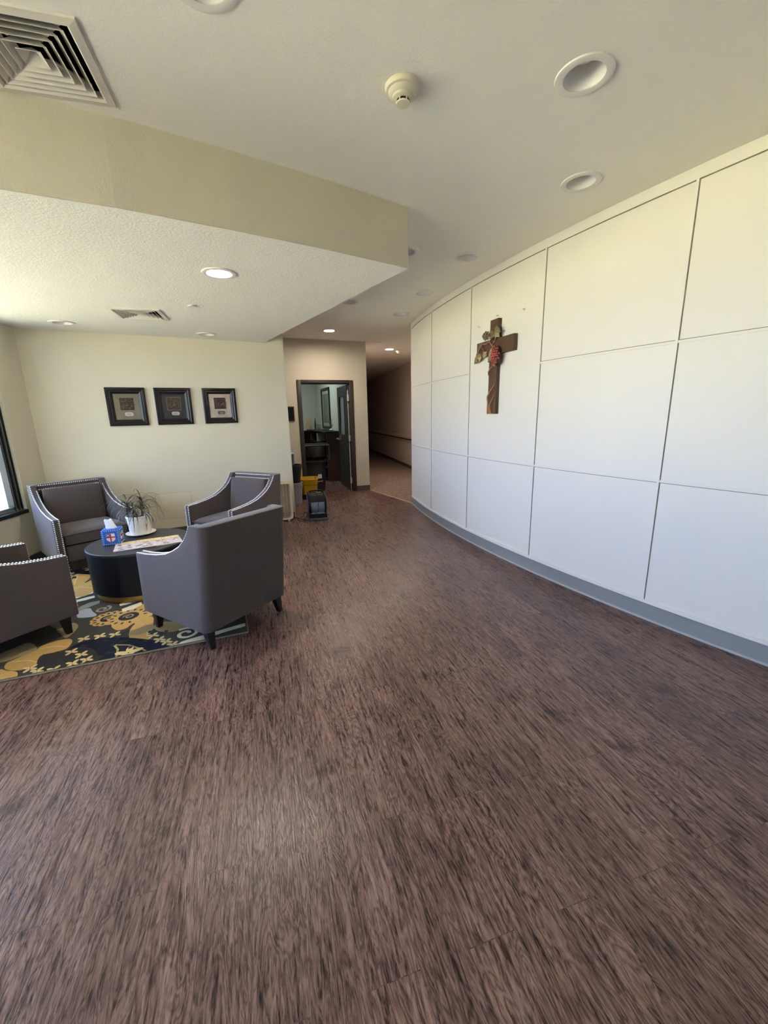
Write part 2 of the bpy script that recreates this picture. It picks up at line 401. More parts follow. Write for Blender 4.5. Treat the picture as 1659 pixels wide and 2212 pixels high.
# curved panelled wall
NSEG = 96
angs = [lerp(A_END, A_NEAR, i/NSEG) for i in range(NSEG+1)]
def arc_slab(m, a0, a1, z0, z1, r0, r1, n=None):
    n = n or max(1, int(abs(a1-a0)/0.6))
    P = []
    for i in range(n+1):
        a = lerp(a0, a1, i/n); A = cw(a, r0); B = cw(a, r1)
        P.append([(A[0], A[1], z0), (A[0], A[1], z1), (B[0], B[1], z1), (B[0], B[1], z0)])
    V = m.grid(P, wrapu=True); m.face(V[0][::-1]); m.face(V[-1])
ZT, Z1, Z2, ZB = 2.829, 1.931, 1.032, 0.142
m = MB(); arc_slab(m, A_END, A_NEAR, 0.135, HC, RW, RW-0.16); struct(m.build('wall_right', MT['panel'], smooth=25))
m = MB(); cols = [-166.9, -161.45, -156.0, -150.5, -145.05, -139.6, -134.15, -128.7]
def batten_v(a, z0, z1, w=0.016): 
    da = math.degrees(w/2/RW); arc_slab(m, a-da, a+da, z0, z1, RW+0.007, RW-0.01, 1)
for a in cols: batten_v(a, ZB, ZT)
batten_v(A_END+0.03, ZB, HC, 0.02)
edges = [A_END] + cols + [A_NEAR]
for i, (a0, a1) in enumerate(zip(edges, edges[1:])):
    zs = [Z2] if i == 2 else [Z2, Z1]
    for z in zs: arc_slab(m, a0, a1, z-0.008, z+0.008, RW+0.006, RW-0.01)
arc_slab(m, A_END, A_NEAR, ZT, HC-0.001, RW+0.007, RW-0.01)
arc_slab(m, A_END, A_NEAR, 0.132, 0.156, RW+0.012, RW-0.01)
struct(m.build('trim_3', MT['batten'], smooth=25))
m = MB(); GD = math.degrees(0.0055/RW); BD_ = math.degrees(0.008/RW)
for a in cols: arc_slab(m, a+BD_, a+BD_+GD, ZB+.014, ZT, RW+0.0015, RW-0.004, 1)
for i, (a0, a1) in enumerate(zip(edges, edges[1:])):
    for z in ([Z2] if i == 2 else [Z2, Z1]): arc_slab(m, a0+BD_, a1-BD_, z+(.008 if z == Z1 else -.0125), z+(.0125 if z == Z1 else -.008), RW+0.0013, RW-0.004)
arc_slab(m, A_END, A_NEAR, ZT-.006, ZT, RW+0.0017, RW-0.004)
struct(m.build('trim_5', mat('panel_shadow_gap', (0.20, 0.175, 0.125), .8), smooth=25))  # shadow lines beside battens and under the top band, painted as dark strips
m = MB(); arc_slab(m, A_END, A_NEAR, 0.012, 0.133, RW-0.004, RW-0.15); struct(m.build('baseboard_right', MT['kick'], smooth=25))
m = MB(); arc_slab(m, A_END+.02, A_NEAR, 0.0, 0.016, RW+0.006, RW-0.01); struct(m.build('trim_4', MT['kicktrim'], smooth=25))
e0, e1 = cw(A_END, RW), cw(A_END, RW-1.4)
m = MB(); m.span((e0[0]+.005, e0[1]), e1, 0.0, HC, 0.10, -1); struct(m.build('wall_right_end', MT['panel'], smooth=0))

# door wall, corridor and office shell
DO0, DO1, DZ = 0.262, 1.205, 2.13
m = MB()
m.span(dw(-2.9), dw(DO0), 0, HC, 0.12, 1); m.span(dw(DO0), dw(DO1), DZ, HC, 0.12, 1); m.span(dw(DO1), dw(1.569), 0, HC, 0.12, 1)
struct(m.build('wall_door', MT['wall'], smooth=0))
m = MB(); m.span(dw(1.275), dw(1.569), 0, 0.105, 0.008, -1); m.span(dw(-2.9), dw(0.19), 0, 0.105, 0.008, -1)
struct(m.build('baseboard_door', MT['base'], smooth=0))
cd = Vector((-0.24, 0.971)).normalized()
p = Vector(dw(1.569)); q = p + cd*11.5
m = MB(); m.span(p+cd*0.12, q, 0, HC, 0.12, 1); struct(m.build('wall_corridor_left', MT['corrwall'], smooth=0))
r0 = Vector((0.805, 11.6)); rd = Vector((-1.07, 5.2)).normalized()
ra, rb = r0 - rd*4.6, r0 + rd*8.0
m = MB(); m.span(ra, rb, 0, HC, 0.12, -1); struct(m.build('wall_corridor_right', MT['corrwall'], smooth=0))
m = MB(); m.span(ra, rb, 0, 0.10, 0.008, 1); struct(m.build('baseboard_corridor', MT['base'], smooth=0))
m = MB(); m.span((-3.2, 18.6), (1.0, 18.9), 0, HC, 0.12, 1); struct(m.build('wall_corridor_end', MT['corrwall'], smooth=0))
m = MB(); m.span((-4.05, 4.9), (-4.35, 6.85), 0, HC, 0.12, 1); struct(m.build('wall_alcove', MT['wall'], smooth=0))
oa = Vector((-0.50, 8.52)); od = Vector((-0.355, 0.935)); ob = oa + od*3.95
m = MB(); m.span(oa, ob, 0, HC, 0.1, -1); struct(m.build('wall_office_right', MT['officewall'], smooth=0))
m = MB(); m.span(ob+Vector((.05, 0)), (-4.4, 11.0), 0, HC, 0.1, -1); struct(m.build('wall_office_back', MT['officewall'], smooth=0))
m = MB(); m.span((-3.9, 6.9), (-4.4, 11.2), 0, HC, 0.1, 1); struct(m.build('wall_office_left', MT['officewall'], smooth=0))
m = MB(); NX0, NX1, NZ0, NZ1 = -3.3, -2.4, 0.10, 2.55
m.span((-3.5, -2.75), (NX0, -2.75), 0, HR, 0.12, -1); m.span((NX1, -2.75), (7.5, -2.75), 0, HR, 0.12, -1)
m.span((NX0, -2.75), (NX1, -2.75), 0, NZ0, 0.12, -1); m.span((NX0, -2.75), (NX1, -2.75), NZ1, HR, 0.12, -1)
struct(m.build('wall_near', MT['wall'], smooth=0))
m = MB(); m.span((6.2, -2.8), (6.2, -1.2), 0, HR, 0.12, -1); m.span((7.9, -2.8), (7.9, 20.9), 0, HR, 0.1, 1); m.span((7.9, 20.9), (-5.1, 20.9), 0, HR, 0.1, 1)
m.span((-5.1, 20.9), (-5.1, 6.9), 0, HR, 0.1, 1)
m.span((-5.1, 6.9), (-4.3, 6.85), 0, HR, 0.1, 1); m.span((-4.35, 6.9), (-4.1, 4.7), 0, HR, 0.1, 1)
struct(m.build('wall_outer', MT['wall'], smooth=0))

# door frame and door leaf
root = struct(empty('door_1', (dw(0.19)[0], dw(0.19)[1], 0), math.atan2(DWD.y, DWD.x)))
m = MB(); J = 0.072; Wd = DO1-0.19+0.072
for x0 in (0.0, Wd-J): m.box((x0+J/2, 0.06, (DZ+0.055)/2), (J, 0.17, DZ+0.055))
m.box((Wd/2, 0.06, DZ+0.0275), (Wd-2*J, 0.17, 0.06))
m.box((J+.008, 0.075, DZ/2), (0.018, 0.03, DZ)); m.box((Wd/2, 0.075, DZ-0.008), (Wd-2*J, 0.03, 0.018))
m.build('door_frame', MT['doorframe'], root, bevel=0.004)
hx, hy = Wd-J-0.006, 0.115
la = R(107.4) - math.atan2(DWD.y, DWD.x)
lx = Matrix.Translation((hx, hy, 0)) @ Matrix.Rotation(la, 4, 'Z')
m = MB(); L = 0.93; z0, z1 = 0.01, 2.11; gx0, gx1, gz0, gz1 = 0.26, 0.74, 1.12, 1.92
for (a, b, c_, d) in ((0, gx0, z0, z1), (gx1, L, z0, z1), (gx0, gx1, z0, gz0), (gx0, gx1, gz1, z1)):
    m.box(((a+b)/2, 0.0, (c_+d)/2), (b-a, 0.044, d-c_))
leaf = m.build('door_leaf', MT['door'], root, smooth=0, mw=lx)
m = MB()
for (a, b, c_, d) in ((gx0-.015, gx0+.012, gz0-.015, gz1+.015), (gx1-.012, gx1+.015, gz0-.015, gz1+.015), (gx0, gx1, gz0-.015, gz0+.012), (gx0, gx1, gz1-.012, gz1+.015)):
    m.box(((a+b)/2, 0, (c_+d)/2), (b-a, 0.056, d-c_))
m.build('glazing_bead', MT['doorframe'], leaf, smooth=0)
m = MB(); m.box(((gx0+gx1)/2, 0, (gz0+gz1)/2), (gx1-gx0, 0.008, gz1-gz0)); m.build('glass', mat('grey_blue_door_glass', (0.35, 0.40, 0.45), 0.25, var=.15, vscale=3), leaf, smooth=0)  # opaque grey-blue pane, slightly mottled
m = MB(); m.box((L-0.07, 0.035, 1.02), (0.05, 0.03, 0.05)); m.tube([(L-0.07, 0.045, 1.03), (L-0.07, 0.085, 1.03), (L-0.12, 0.092, 1.03), (L-0.2, 0.088, 1.025)], 0.011)
tag(m.build('door_lever', MT['chrome'], leaf), 'bright metal lever handle')
m = MB(); m.box((L-0.22, 0.026, 1.07), (0.09, 0.008, 0.10)); m.build('sign_plate', mat('tan_plate', (0.16, 0.12, 0.08), .5), leaf, smooth=0)
for z in (0.22, 1.08, 1.86):
    m = MB(); m.box((hx-.006, hy-0.04, z), (0.024, 0.05, 0.115)); m.tube([(hx-.016, hy-0.066, z-0.06), (hx-.016, hy-0.066, z+0.06)], 0.013)
    m.build('hinge', MT['hinge'], root)
m = MB(); m.box((hx-0.004, hy-0.012, 1.05), (0.010, 0.024, 2.08)); tag(m.build('weather_strip', mat('pale_strip', (0.62, 0.60, 0.58), .5), root, smooth=0), 'pale strip down the hinge side of the door frame')

# ---------------------------------------------------------------- recessed lights, vents, detectors
def downlight(lit, label, pos, z):
    root = empty('recessed_light', (pos[0], pos[1], z), 0, label, 'ceiling light', 'lit recessed lights' if lit else 'unlit recessed lights')
    m = MB(); m.lathe([(LR-.002, 0.0), (LR-.004, -0.006), (0.105, -0.009), (0.117, -0.006), (0.119, 0.0)], 48); m.build('trim_ring', MT['white'], root)
    m = MB(); m.lathe([(LR-.002, -0.002), (LR-.004, 0.015), (0.078, 0.05), (0.062, 0.085), (0.055, 0.1)], 48)
    m.lathe([(0.0, 0.10), (0.056, 0.10)], 48)
    m.build('reflector', MT['can'], root)
    m = MB()
    if lit: m.lathe([(0.0, 0.002), (0.045, 0.003), (0.078, 0.010), (0.080, 0.03)], 40)
    else: m.lathe([(0.0, 0.055), (0.035, 0.060), (0.058, 0.078), (0.06, 0.09)], 40)
    tag(m.build('lamp', MT['lampon' if lit else 'lampoff'], root), 'glowing lens' if lit else None)
    return root
dproto = None
for lst, z, lit in ((MAIN_OFF, HC, 0), (LOW_OFF, HS, 0), (MAIN_ON, HC, 1), (LOW_ON, HS, 1)):
    proto = downlight(lit, lst[0][1], lst[0][0], z)
    for p, lab in lst[1:]:
        c = copy_tree(proto); c.location = (p[0], p[1], z); c['label'] = lab

def vent(pos, z, label):
    root = empty('air_vent', (pos[0], pos[1], z), VENT_A, label, 'air vent', 'square ceiling air vents')
    def ring(m, pts):   # list of (half, z) joined as square frusta
        rows = []
        for h_, zz in pts: rows.append([(-h_, -h_, zz), (h_, -h_, zz), (h_, h_, zz), (-h_, h_, zz)])
        m.grid(rows, wrapu=True)
    m = MB(); ring(m, [(0.222, 0.0), (0.220, -0.008), (0.190, -0.012), (0.182, -0.004), (0.176, 0.02)]); m.build('frame', MT['vent'], root, smooth=0)
    for k, hh in enumerate((0.163, 0.133, 0.102, 0.071)):
        m = MB(); ring(m, [(hh, -0.008), (hh+.001, -0.011), (hh-0.0015, -0.011), (hh-.026, 0.024), (hh-.0275, 0.024), (hh-.0015, -0.008), (hh, -0.008)])
        m.build('louver', MT['vent'], root, smooth=0)
    m = MB(); m.v((0, 0, 0)); ring(m, [(0.040, -0.008), (0.0405, -0.011), (0.001, 0.026)]); m.build('centre_cone', MT['vent'], root, smooth=0)
    for x in (-1, 1):
        for y in (-1, 1):
            m = MB(); m.box((x*0.10, y*0.10, 0.022), (0.14, 0.012, 0.006), rz=R(45 if x*y > 0 else -45)); m.build('bracket', MT['ivory'], root, smooth=0)
    m = MB(); ring(m, [(0.184, 0.0), (0.184, 0.14)]); m.poly([(-.184, -.184, .14), (.184, -.184, .14), (.184, .184, .14), (-.184, .184, .14)])
    m.build('duct_box', MT['black'], root, smooth=0)
for p, z, lab in VENTS: vent(p, z, lab)

def smoke(loc, label, rz=0):
    root = empty('smoke_detector', loc, rz, label, 'smoke detector')
    m = MB(); m.lathe([(0.0, 0.0), (0.076, 0.0), (0.078, -0.004), (0.074, -0.024), (0.068, -0.028), (0.0, -0.028)], 40); m.build('base', MT['ivory'], root)
    m = MB(); m.lathe([(0.066, -0.026), (0.060, -0.038), (0.046, -0.046), (0.044, -0.056), (0.034, -0.060), (0.030, -0.062), (0.0, -0.062)], 40); m.build('housing', MT['ivory'], root)
    m = MB(); m.lathe([(0.027, -0.060), (0.027, -0.074), (0.0, -0.074)], 24); m.build('sensing_chamber', MT['black'], root)
    m = MB(); m.lathe([(0.0, -0.074), (0.030, -0.074), (0.029, -0.080), (0.0, -0.083)], 28)
    for k in range(6):
        a = k*PI/3; m.box((0.029*math.cos(a), 0.029*math.sin(a), -0.068), (0.005, 0.005, 0.016), rz=a)
    m.build('cap', MT['ivory'], root)
    root.scale = (1, 1, .8)
    return root
smoke((0.124, 2.15, HC), 'ivory smoke detector on the ceiling left of the largest unlit light')
smoke((0.40, 9.62, HC), 'tiny smoke detector beside the corridor light')
def sprinkler(loc, label):
    root = empty('sprinkler_cover', loc, 0, label, 'sprinkler')
    m = MB(); m.lathe([(0, 0), (0.030, 0), (0.030, -0.006), (0, -0.006)], 24); m.build('collar', MT['white'], root)
    m = MB(); m.lathe([(0, -0.006), (0.041, -0.008), (0.041, -0.012), (0.0, -0.014)], 28); m.build('cover_plate', MT['white'], root)
sprinkler((-1.691, 4.044, HS), 'small round white sprinkler cover between the dropped ceiling vent and its lit light')
sprinkler((-0.008, 8.484, HC), 'small dark-looking sprinkler cover on the ceiling in front of the corridor light')

# ---------------------------------------------------------------- wall pictures
def wall_mw(p, d, z):
    """local x along the wall (to the viewer's right), local y up, local z out of the wall"""
    d = Vector((d[0], d[1], 0)).normalized(); n = d.cross(Vector((0, 0, 1))).normalized()
    M_ = Matrix((d, Vector((0, 0, 1)), n)).transposed().to_4x4(); M_.translation = Vector((p[0], p[1], z)); return M_
def frame_ring(m, w_, h_, fw, prof):
    """prof = list of (inset 0..1, z)"""
    rows = []
    for t, z in prof:
        a = w_/2 - fw*t; b = h_/2 - fw*t
        rows.append([(-a, -b, z), (a, -b, z), (a, b, z), (-a, b, z)])
    m.grid(rows, wrapu=True)
MT['frameblack'] = mat('black_lacquer_frame', (0.009, 0.007, 0.007), 0.33, spec=0.4)
MT['medallion'] = mat('embossed_square', (0.035, 0.018, 0.010), 0.55)
MT['scroll'] = mat('bronze_scrollwork', (0.20, 0.13, 0.075), 0.45, metal=0.3)
MT['plaque'] = mat('pewter_plaque', (0.50, 0.47, 0.43), 0.4, metal=0.2)
MT['plaquedark'] = mat('dark_plaque', (0.085, 0.075, 0.065), 0.4)
MT['ink'] = mat('engraved_ink', (0.10, 0.09, 0.08), 0.6)
def picture(a, matm, plq, seed, label, inner=None):
    rnd = random.Random(seed)
    p = Vector(bw(a)); root = empty('framed_picture', (0, 0, 0), 0, label, 'picture', 'three black framed pictures in a row')
    root.matrix_world = wall_mw(p, DIR28, 1.686)
    W_, H_ = 0.418, 0.455
    m = MB(); frame_ring(m, W_, H_, 0.075, [(0, 0.002), (0, 0.022), (.12, .030), (.35, .031), (.5, .022), (.66, .024), (.85, .016), (1, .012), (1, 0.004)])
    m.build('frame', MT['frameblack'], root, smooth=25)
    m = MB(); m.box((0, 0, 0.006), (W_-0.14, H_-0.14, 0.006)); m.build('mat_board', matm, root, smooth=0)
    if inner:
        m = MB(); frame_ring(m, 0.165, 0.165, 0.008, [(0, .009), (0, .011), (1, .011), (1, .009)]); o = m.build('mount_edge', inner, root, smooth=0); o.location = (0.0, 0.033, 0)
    m = MB(); m.box((0.0, 0.033, 0.011), (0.145, 0.145, 0.006)); md = m.build('medallion', MT['medallion'], root, smooth=0)
    m = MB()
    for k in range(26):
        cx, cy = rnd.uniform(-.055, .055), 0.033+rnd.uniform(-.055, .055); r_ = rnd.uniform(.008, .02); a0 = rnd.uniform(0, 6.28); da = rnd.choice((-1, 1))*rnd.uniform(2, 4)
        m.tube([(cx+r_*(1-.5*t/8)*math.cos(a0+da*t/8), cy+r_*(1-.5*t/8)*math.sin(a0+da*t/8), 0.0145) for t in range(9)], 0.0017, 5)
    m.build('scrollwork', MT['scroll'], md)
    m = MB(); c = 0.012; x, y = 0.045, 0.022
    m.prism([(-x+c, -y), (x-c, -y), (x, -y+c), (x, y-c), (x-c, y), (-x+c, y), (-x, y-c), (-x, -y+c)], 0.009, 0.012, Matrix.Translation((0.008, -0.088, 0)))
    pq = m.build('plaque', plq, root, smooth=0)
    m = MB()
    for k, (ww, yy) in enumerate(((.05, .006), (.06, -.004), (.035, -.012))): m.box((0.008, -0.088+yy, 0.0125), (ww, 0.003, 0.001))
    m.build('plaque_lines', MT['ink'] if plq is MT['plaque'] else MT['plaque'], pq, smooth=0)
picture(0.917, mat('olive_mat', (0.17, 0.145, 0.095), .6, var=.35, vscale=12), MT['plaque'], 1, 'black framed picture with an olive brown mat, leftmost of the three')
picture(1.432, mat('charcoal_mat', (0.022, 0.021, 0.021), .6, var=.5, vscale=12), MT['plaque'], 2, 'black framed picture with a charcoal mat, middle of the three', inner=mat('grey_mount', (0.12, .11, .10), .5))
picture(1.988, mat('stone_mat', (0.42, 0.35, 0.30), .6, var=.25, vscale=12), MT['plaquedark'], 3, 'black framed picture with a pale pinkish stone mat, rightmost of the three')
# access panel in the back wall
root = empty('access_panel', (0, 0, 0), 0, 'painted access panel low on the back wall behind the plant', 'access panel'); root.matrix_world = wall_mw(bw(1.275), DIR28, 0.40)
m = MB(); m.box((0, 0, 0.002), (0.42, 0.34, 0.003)); m.build('cover', MT['backwall'], root, bevel=.0015)
m = MB(); frame_ring(m, 0.428, 0.348, 0.004, [(0, 0.0003), (0, 0.001), (1, 0.001), (1, .0003)]); tag(m.build('gap', mat('panel_gap', (0.50, .46, .36), .8), root, smooth=0), 'dark joint round the cover')
# small wall tablet beside the office door
root = empty('wall_tablet', (0, 0, 0), 0, 'small black glass tablet with a red-brown edge on the wall left of the office door', 'tablet'); root.matrix_world = wall_mw(dw(0.01), DWD, 1.577)
m = MB(); m.box((0, 0, 0.012), (0.20, 0.27, 0.022)); m.build('frame', mat('red_brown_frame', (0.07, 0.018, 0.012), .35), root, bevel=.008)
m = MB(); m.box((0, 0, 0.0245), (0.16, 0.23, 0.003)); m.build('screen', mat('black_glass', (0.004, 0.004, 0.005), .08), root, smooth=0)
# light switch on the curved wall end
def wall_plate(name, pos, d, z, label, cat, tall=0.125):
    root = empty(name, (0, 0, 0), 0, label, cat); root.matrix_world = wall_mw(pos, d, z)
    m = MB(); m.box((0, 0, 0.004), (0.075, tall, 0.007)); m.build('plate', mat('plate_plastic', (0.80, .79, .75), .4), root, bevel=.002)
    return root
sw = wall_plate('light_switch', cw(-171.85, RW+.001), (math.sin(R(-171.85)), -math.cos(R(-171.85))), 1.293, 'white light switch at the far edge of the curved wall', 'light switch')
m = MB(); m.box((0, 0, 0.009), (0.032, 0.066, 0.005), rx=R(4)); m.build('rocker', MT['white'], sw, bevel=.001)
ol = wall_plate('wall_outlet', (r0+rd*3.1), -rd, 0.42, 'pale outlet low on the corridor wall under the handrail', 'outlet')
for y in (-.025, .025):
    m = MB(); m.lathe([(0, .0075), (0.016, .0075), (0.016, .009), (0, .009)], 16, (0, y, 0)); m.build('socket', MT['white'], ol)

# corridor handrail
root = empty('handrail', (ra.x, ra.y, 0), 0, 'long pale wooden handrail on the dark corridor wall', 'handrail')
nrm = Vector((-rd.y, rd.x))
def rp(t, off, z): p = rd*t + nrm*off; return (p.x, p.y, z)
Mx = Matrix((Vector((nrm.x, nrm.y, 0)), Vector((0, 0, 1)), Vector((rd.x, rd.y, 0)))).transposed().to_4x4()
m = MB(); m.prism([(0.055, -0.045), (0.075, -0.05), (0.082, 0.02), (0.075, 0.045), (0.06, 0.05), (0.052, 0.03)], 0.3, 12.0, Matrix.Translation((0, 0, 0.905)) @ Mx)
m.build('rail', mat('pale_maple_rail', (0.75, 0.58, 0.46), .35), root, smooth=20)
m = MB(); m.prism([(0.0, -0.075), (0.02, -0.075), (0.02, 0.02), (0.0, 0.02)], 0.3, 12.0, Matrix.Translation((0, 0, 0.88)) @ Mx)
tag(m.build('backing_board', mat('brown_backing', (0.12, 0.08, 0.06), .6), root, smooth=0), 'dark backing board behind the rail')
for t in (1.8, 3.9, 5.2, 7.0, 8.8):
    m = MB(); m.tube([rp(t, 0.01, 0.87), rp(t, 0.05, 0.87), rp(t, 0.062, 0.89)], 0.012, 8); m.build('bracket', MT['hinge'], root)

# ---------------------------------------------------------------- cross
PD = (Vector((1.39, 3.79))-Vector((1.0, 4.83))).normalized()
root = empty('wall_cross', (0, 0, 0), 0, 'dark wooden cross with carved vine, leaves and red grapes on the white panelled wall', 'cross')
CU = 0.505
cpos = Vector((1.0, 4.83)) + PD*CU + Vector((PD.y, -PD.x))*0.012
root.matrix_world = wall_mw(cpos, PD, 1.504)
woodc = mat('carved_walnut', (0.085, 0.038, 0.018), 0.5, var=0.4, vscale=10, stretch=(8, 1, 8), bump=.3, bscale=60)
m = MB(); H_ = 0.903
m.prism([(-.066, 0), (.066, 0), (.066, .576), (.312, .576), (.312, .722), (.066, .722), (.066, H_), (-.066, H_), (-.066, .722), (-.295, .722), (-.295, .576), (-.066, .576)], 0.0, 0.042)
m.build('cross_body', woodc, root, smooth=0, bevel=.003)
vine_m = mat('carved_vine', (0.26, 0.14, 0.085), 0.4, var=.2, vscale=20); leaf_m = mat('bronze_green_leaf', (0.20, 0.15, 0.068), 0.38, var=.45, vscale=25, metal=.2)
def smoothpath(pts, n=8):
    P = [Vector(p) for p in pts]; out_ = []
    for i in range(len(P)-1):
        p0, p1, p2, p3 = P[max(i-1, 0)], P[i], P[i+1], P[min(i+2, len(P)-1)]
        for k in range(n):
            t = k/n; out_.append(0.5*((2*p1)+(-p0+p2)*t+(2*p0-5*p1+4*p2-p3)*t*t+(-p0+3*p1-3*p2+p3)*t**3))
    out_.append(P[-1]); return out_
def vine(pts, r0_, r1_):
    q = smoothpath(pts); m = MB(); m.tube(q, [lerp(r0_, r1_, i/(len(q)-1)) for i in range(len(q))], 8); return m.build('vine', vine_m, root)
m = MB(); m.prism([(-.068, 0), (.035, 0), (.005, .02), (-.012, .06), (-.018, .12), (-.04, .085), (-.05, .14), (-.068, .165)], 0.035, 0.052)
tag(m.build('trunk', mat('honey_trunk', (0.30, 0.13, 0.045), .45, var=.3, vscale=15), root, bevel=.004), 'lighter honey brown trunk')
vine([(-.055, .12, .046), (-.06, .17, .05), (-.03, .21, .05), (.02, .255, .05), (.055, .29, .047)], .012, .005)
vine([(-.028, .07, .046), (-.012, .10, .05), (.02, .14, .05), (.05, .19, .047)], .011, .005)
vine([(-.07, .385, .035), (-.06, .42, .045), (0, .46, .05), (.05, .50, .05), (.06, .55, .055)], .010, .006)
vine([(.05, .61, .06), (0, .66, .06), (-.05, .70, .058), (-.12, .69, .052), (-.19, .695, .05), (-.25, .64, .05), (-.25, .59, .05)], .006, .006)
vine([(.0, .66, .058), (.03, .69, .06), (.05, .70, .06)], .005, .005)
vine([(-.19, .70, .05), (-.18, .66, .052), (-.14, .63, .05)], .005, .004)
vine([(-.05, .70, .055), (-.02, .75, .055), (-.06, .78, .055), (-.09, .77, .05)], .005, .004)
def cleaf(c, ang, L, W_, zc, lobes=True):
    pts = [(0, 0), (.28, .14), (.2, .42), (.5, .30), (.55, .48), (.7, .34), (.82, .30), (.88, .16), (1, 0)] if lobes else [(0, 0), (.15, .25), (.4, .42), (.7, .34), (.9, .14), (1, 0)]
    full = pts + [(x, -y) for x, y in pts[::-1][1:-1]]
    M_ = Matrix.Translation((c[0], c[1], zc)) @ Matrix.Rotation(ang, 4, 'Z')
    m = MB(); top = [m.v(M_ @ Vector((x*L, y*W_, -.012*abs(y)*2))) for x, y in full]
    bot = [m.v(M_ @ Vector((x*L, y*W_, -.012-.012*abs(y)*2))) for x, y in full]
    mid = [m.v(M_ @ Vector((t*L, 0, .012*math.sin(PI*t)))) for t in (.25, .5, .75)]
    N = len(full)
    ctr = lambda x: mid[0] if x < .38 else (mid[1] if x < .66 else mid[2])
    for i in range(N):
        j = (i+1) % N; ca, cb = ctr(full[i][0]), ctr(full[j][0])
        m.face([top[i], top[j], ca])
        if cb is not ca: m.face([top[j], cb, ca])
        m.face([top[i], bot[i], bot[j], top[j]])
    m.face(bot[::-1])
    return m.build('leaf', leaf_m, root, smooth=20)
cleaf((.055, .70), R(82), .135, .115, .066); cleaf((.02, .71), R(115), .10, .075, .06)
cleaf((.035, .66), R(-118), .17, .10, .06, False); cleaf((-.02, .64), R(-110), .14, .07, .055, False)
cleaf((-.14, .64), R(-95), .085, .085, .056); cleaf((-.09, .77), R(175), .10, .095, .056); cleaf((-.06, .775), R(20), .06, .06, .05)
cleaf((-.25, .62), R(-125), .12, .085, .056); cleaf((-.25, .63), R(-80), .10, .08, .05)
gm = mat('red_grape', (0.34, 0.07, 0.055), 0.2, var=.2)
rg = random.Random(4); k = 0
for row in range(9):
    y = .655 - row*.021; wd = (.030, .052, .062, .066, .066, .060, .050, .036, .018)[row]; nn = max(2, int(wd*2/.021))
    for i in range(nn):
        x = .105 - .02 + (-wd + 2*wd*(i+.5)/nn) + (0.006 if row % 2 else -.006)
        zz = .062 + .026*math.sqrt(max(0, 1-((x-.085)/.085)**2))
        m = MB(); m.ball((x+rg.uniform(-.003, .003), y - .02+rg.uniform(-.004, .004), zz+rg.uniform(0, .006)), rg.uniform(.0095, .0135), 12, 8); m.build('grape', gm, root, smooth=80)
m = MB(); m.ball((.085, .555, .05), .05, 16, 10, (1.15, 1.9, .55)); m.build('grape_backing', mat('dark_grape_back', (.035, .012, .01), .6), root, smooth=80)
# three screw anchors above the cross
for u_, z_, lab in ((0.185, 2.396, 'tiny screw hook in the white wall left of the cross top'), (0.505, 2.442, 'tiny screw hook right above the cross'), (0.891, 2.414, 'tiny screw hook in the white wall right of the cross top')):
    q = Vector((1.0, 4.83)) + PD*u_ + Vector((PD.y, -PD.x))*0.014
    r_ = empty('wall_hook', (0, 0, 0), 0, lab, 'hook', 'tiny hooks around the cross'); r_.matrix_world = wall_mw(q, PD, z_)
    m = MB(); m.lathe([(0, -.004), (.009, -.004), (.009, .002), (.006, .005), (0, .006)], 14); m.build('anchor', MT['plaque'], r_)
    m = MB(); m.tube([(0, 0, .004), (0, 0, .016), (0, .006, .02)], .0025, 6); m.build('hook', MT['plaque'], r_)

# ---------------------------------------------------------------- armchairs
def fabric():
    m = mat('woven_grey_fabric', (0.078, 0.063, 0.064), 0.92, var=0.5, vscale=60, bump=0.0, spec=0.15, sheen=0.25, stretch=(1, 1, 7), detail=5)
    n = m.node_tree.nodes; l = m.node_tree.links; t = n.new('ShaderNodeTexCoord'); wv = n.new('ShaderNodeTexNoise'); wv.inputs['Scale'].default_value = 500
    l.new(t.outputs['Object'], wv.inputs[0]); bp = n.new('ShaderNodeBump'); bp.inputs['Strength'].default_value = .35; bp.inputs['Distance'].default_value = .001
    l.new(wv.outputs['Fac'], bp.inputs['Height']); l.new(bp.outputs[0], n['Principled BSDF'].inputs['Normal']); return m
MT['fabric'] = fabric()
MT['nail'] = mat('silver_nailhead', (0.86, 0.86, 0.88), 0.3, metal=0.5)
MT['legwood'] = mat('espresso_leg', (0.010, 0.008, 0.008), 0.35)
CWd, CD, CZ0, CZ1 = 0.365, 0.37, 0.135, 0.865
PROF = [(.37, .585), (.25, .592), (.12, .607), (0.0, .632), (-.08, .664), (-.14, .705), (-.185, .755), (-.215, .81), (-.235, .865), (-.26, .865)]
def ztop(y):
    if y >= PROF[0][0]: return PROF[0][1]
    for (a, za), (b, zb) in zip(PROF, PROF[1:]):
        if y >= b: return lerp(za, zb, (a-y)/(a-b))
    return CZ1
TH = 0.066
def lean(y, z): 
    w_ = min(1, max(0, (-y-.08)/.2)); return -.08*w_*max(0, (z-CZ0)/(CZ1-CZ0))
def flare(z): return 1.0 - 0.025*(z-CZ0)/(CZ1-CZ0)
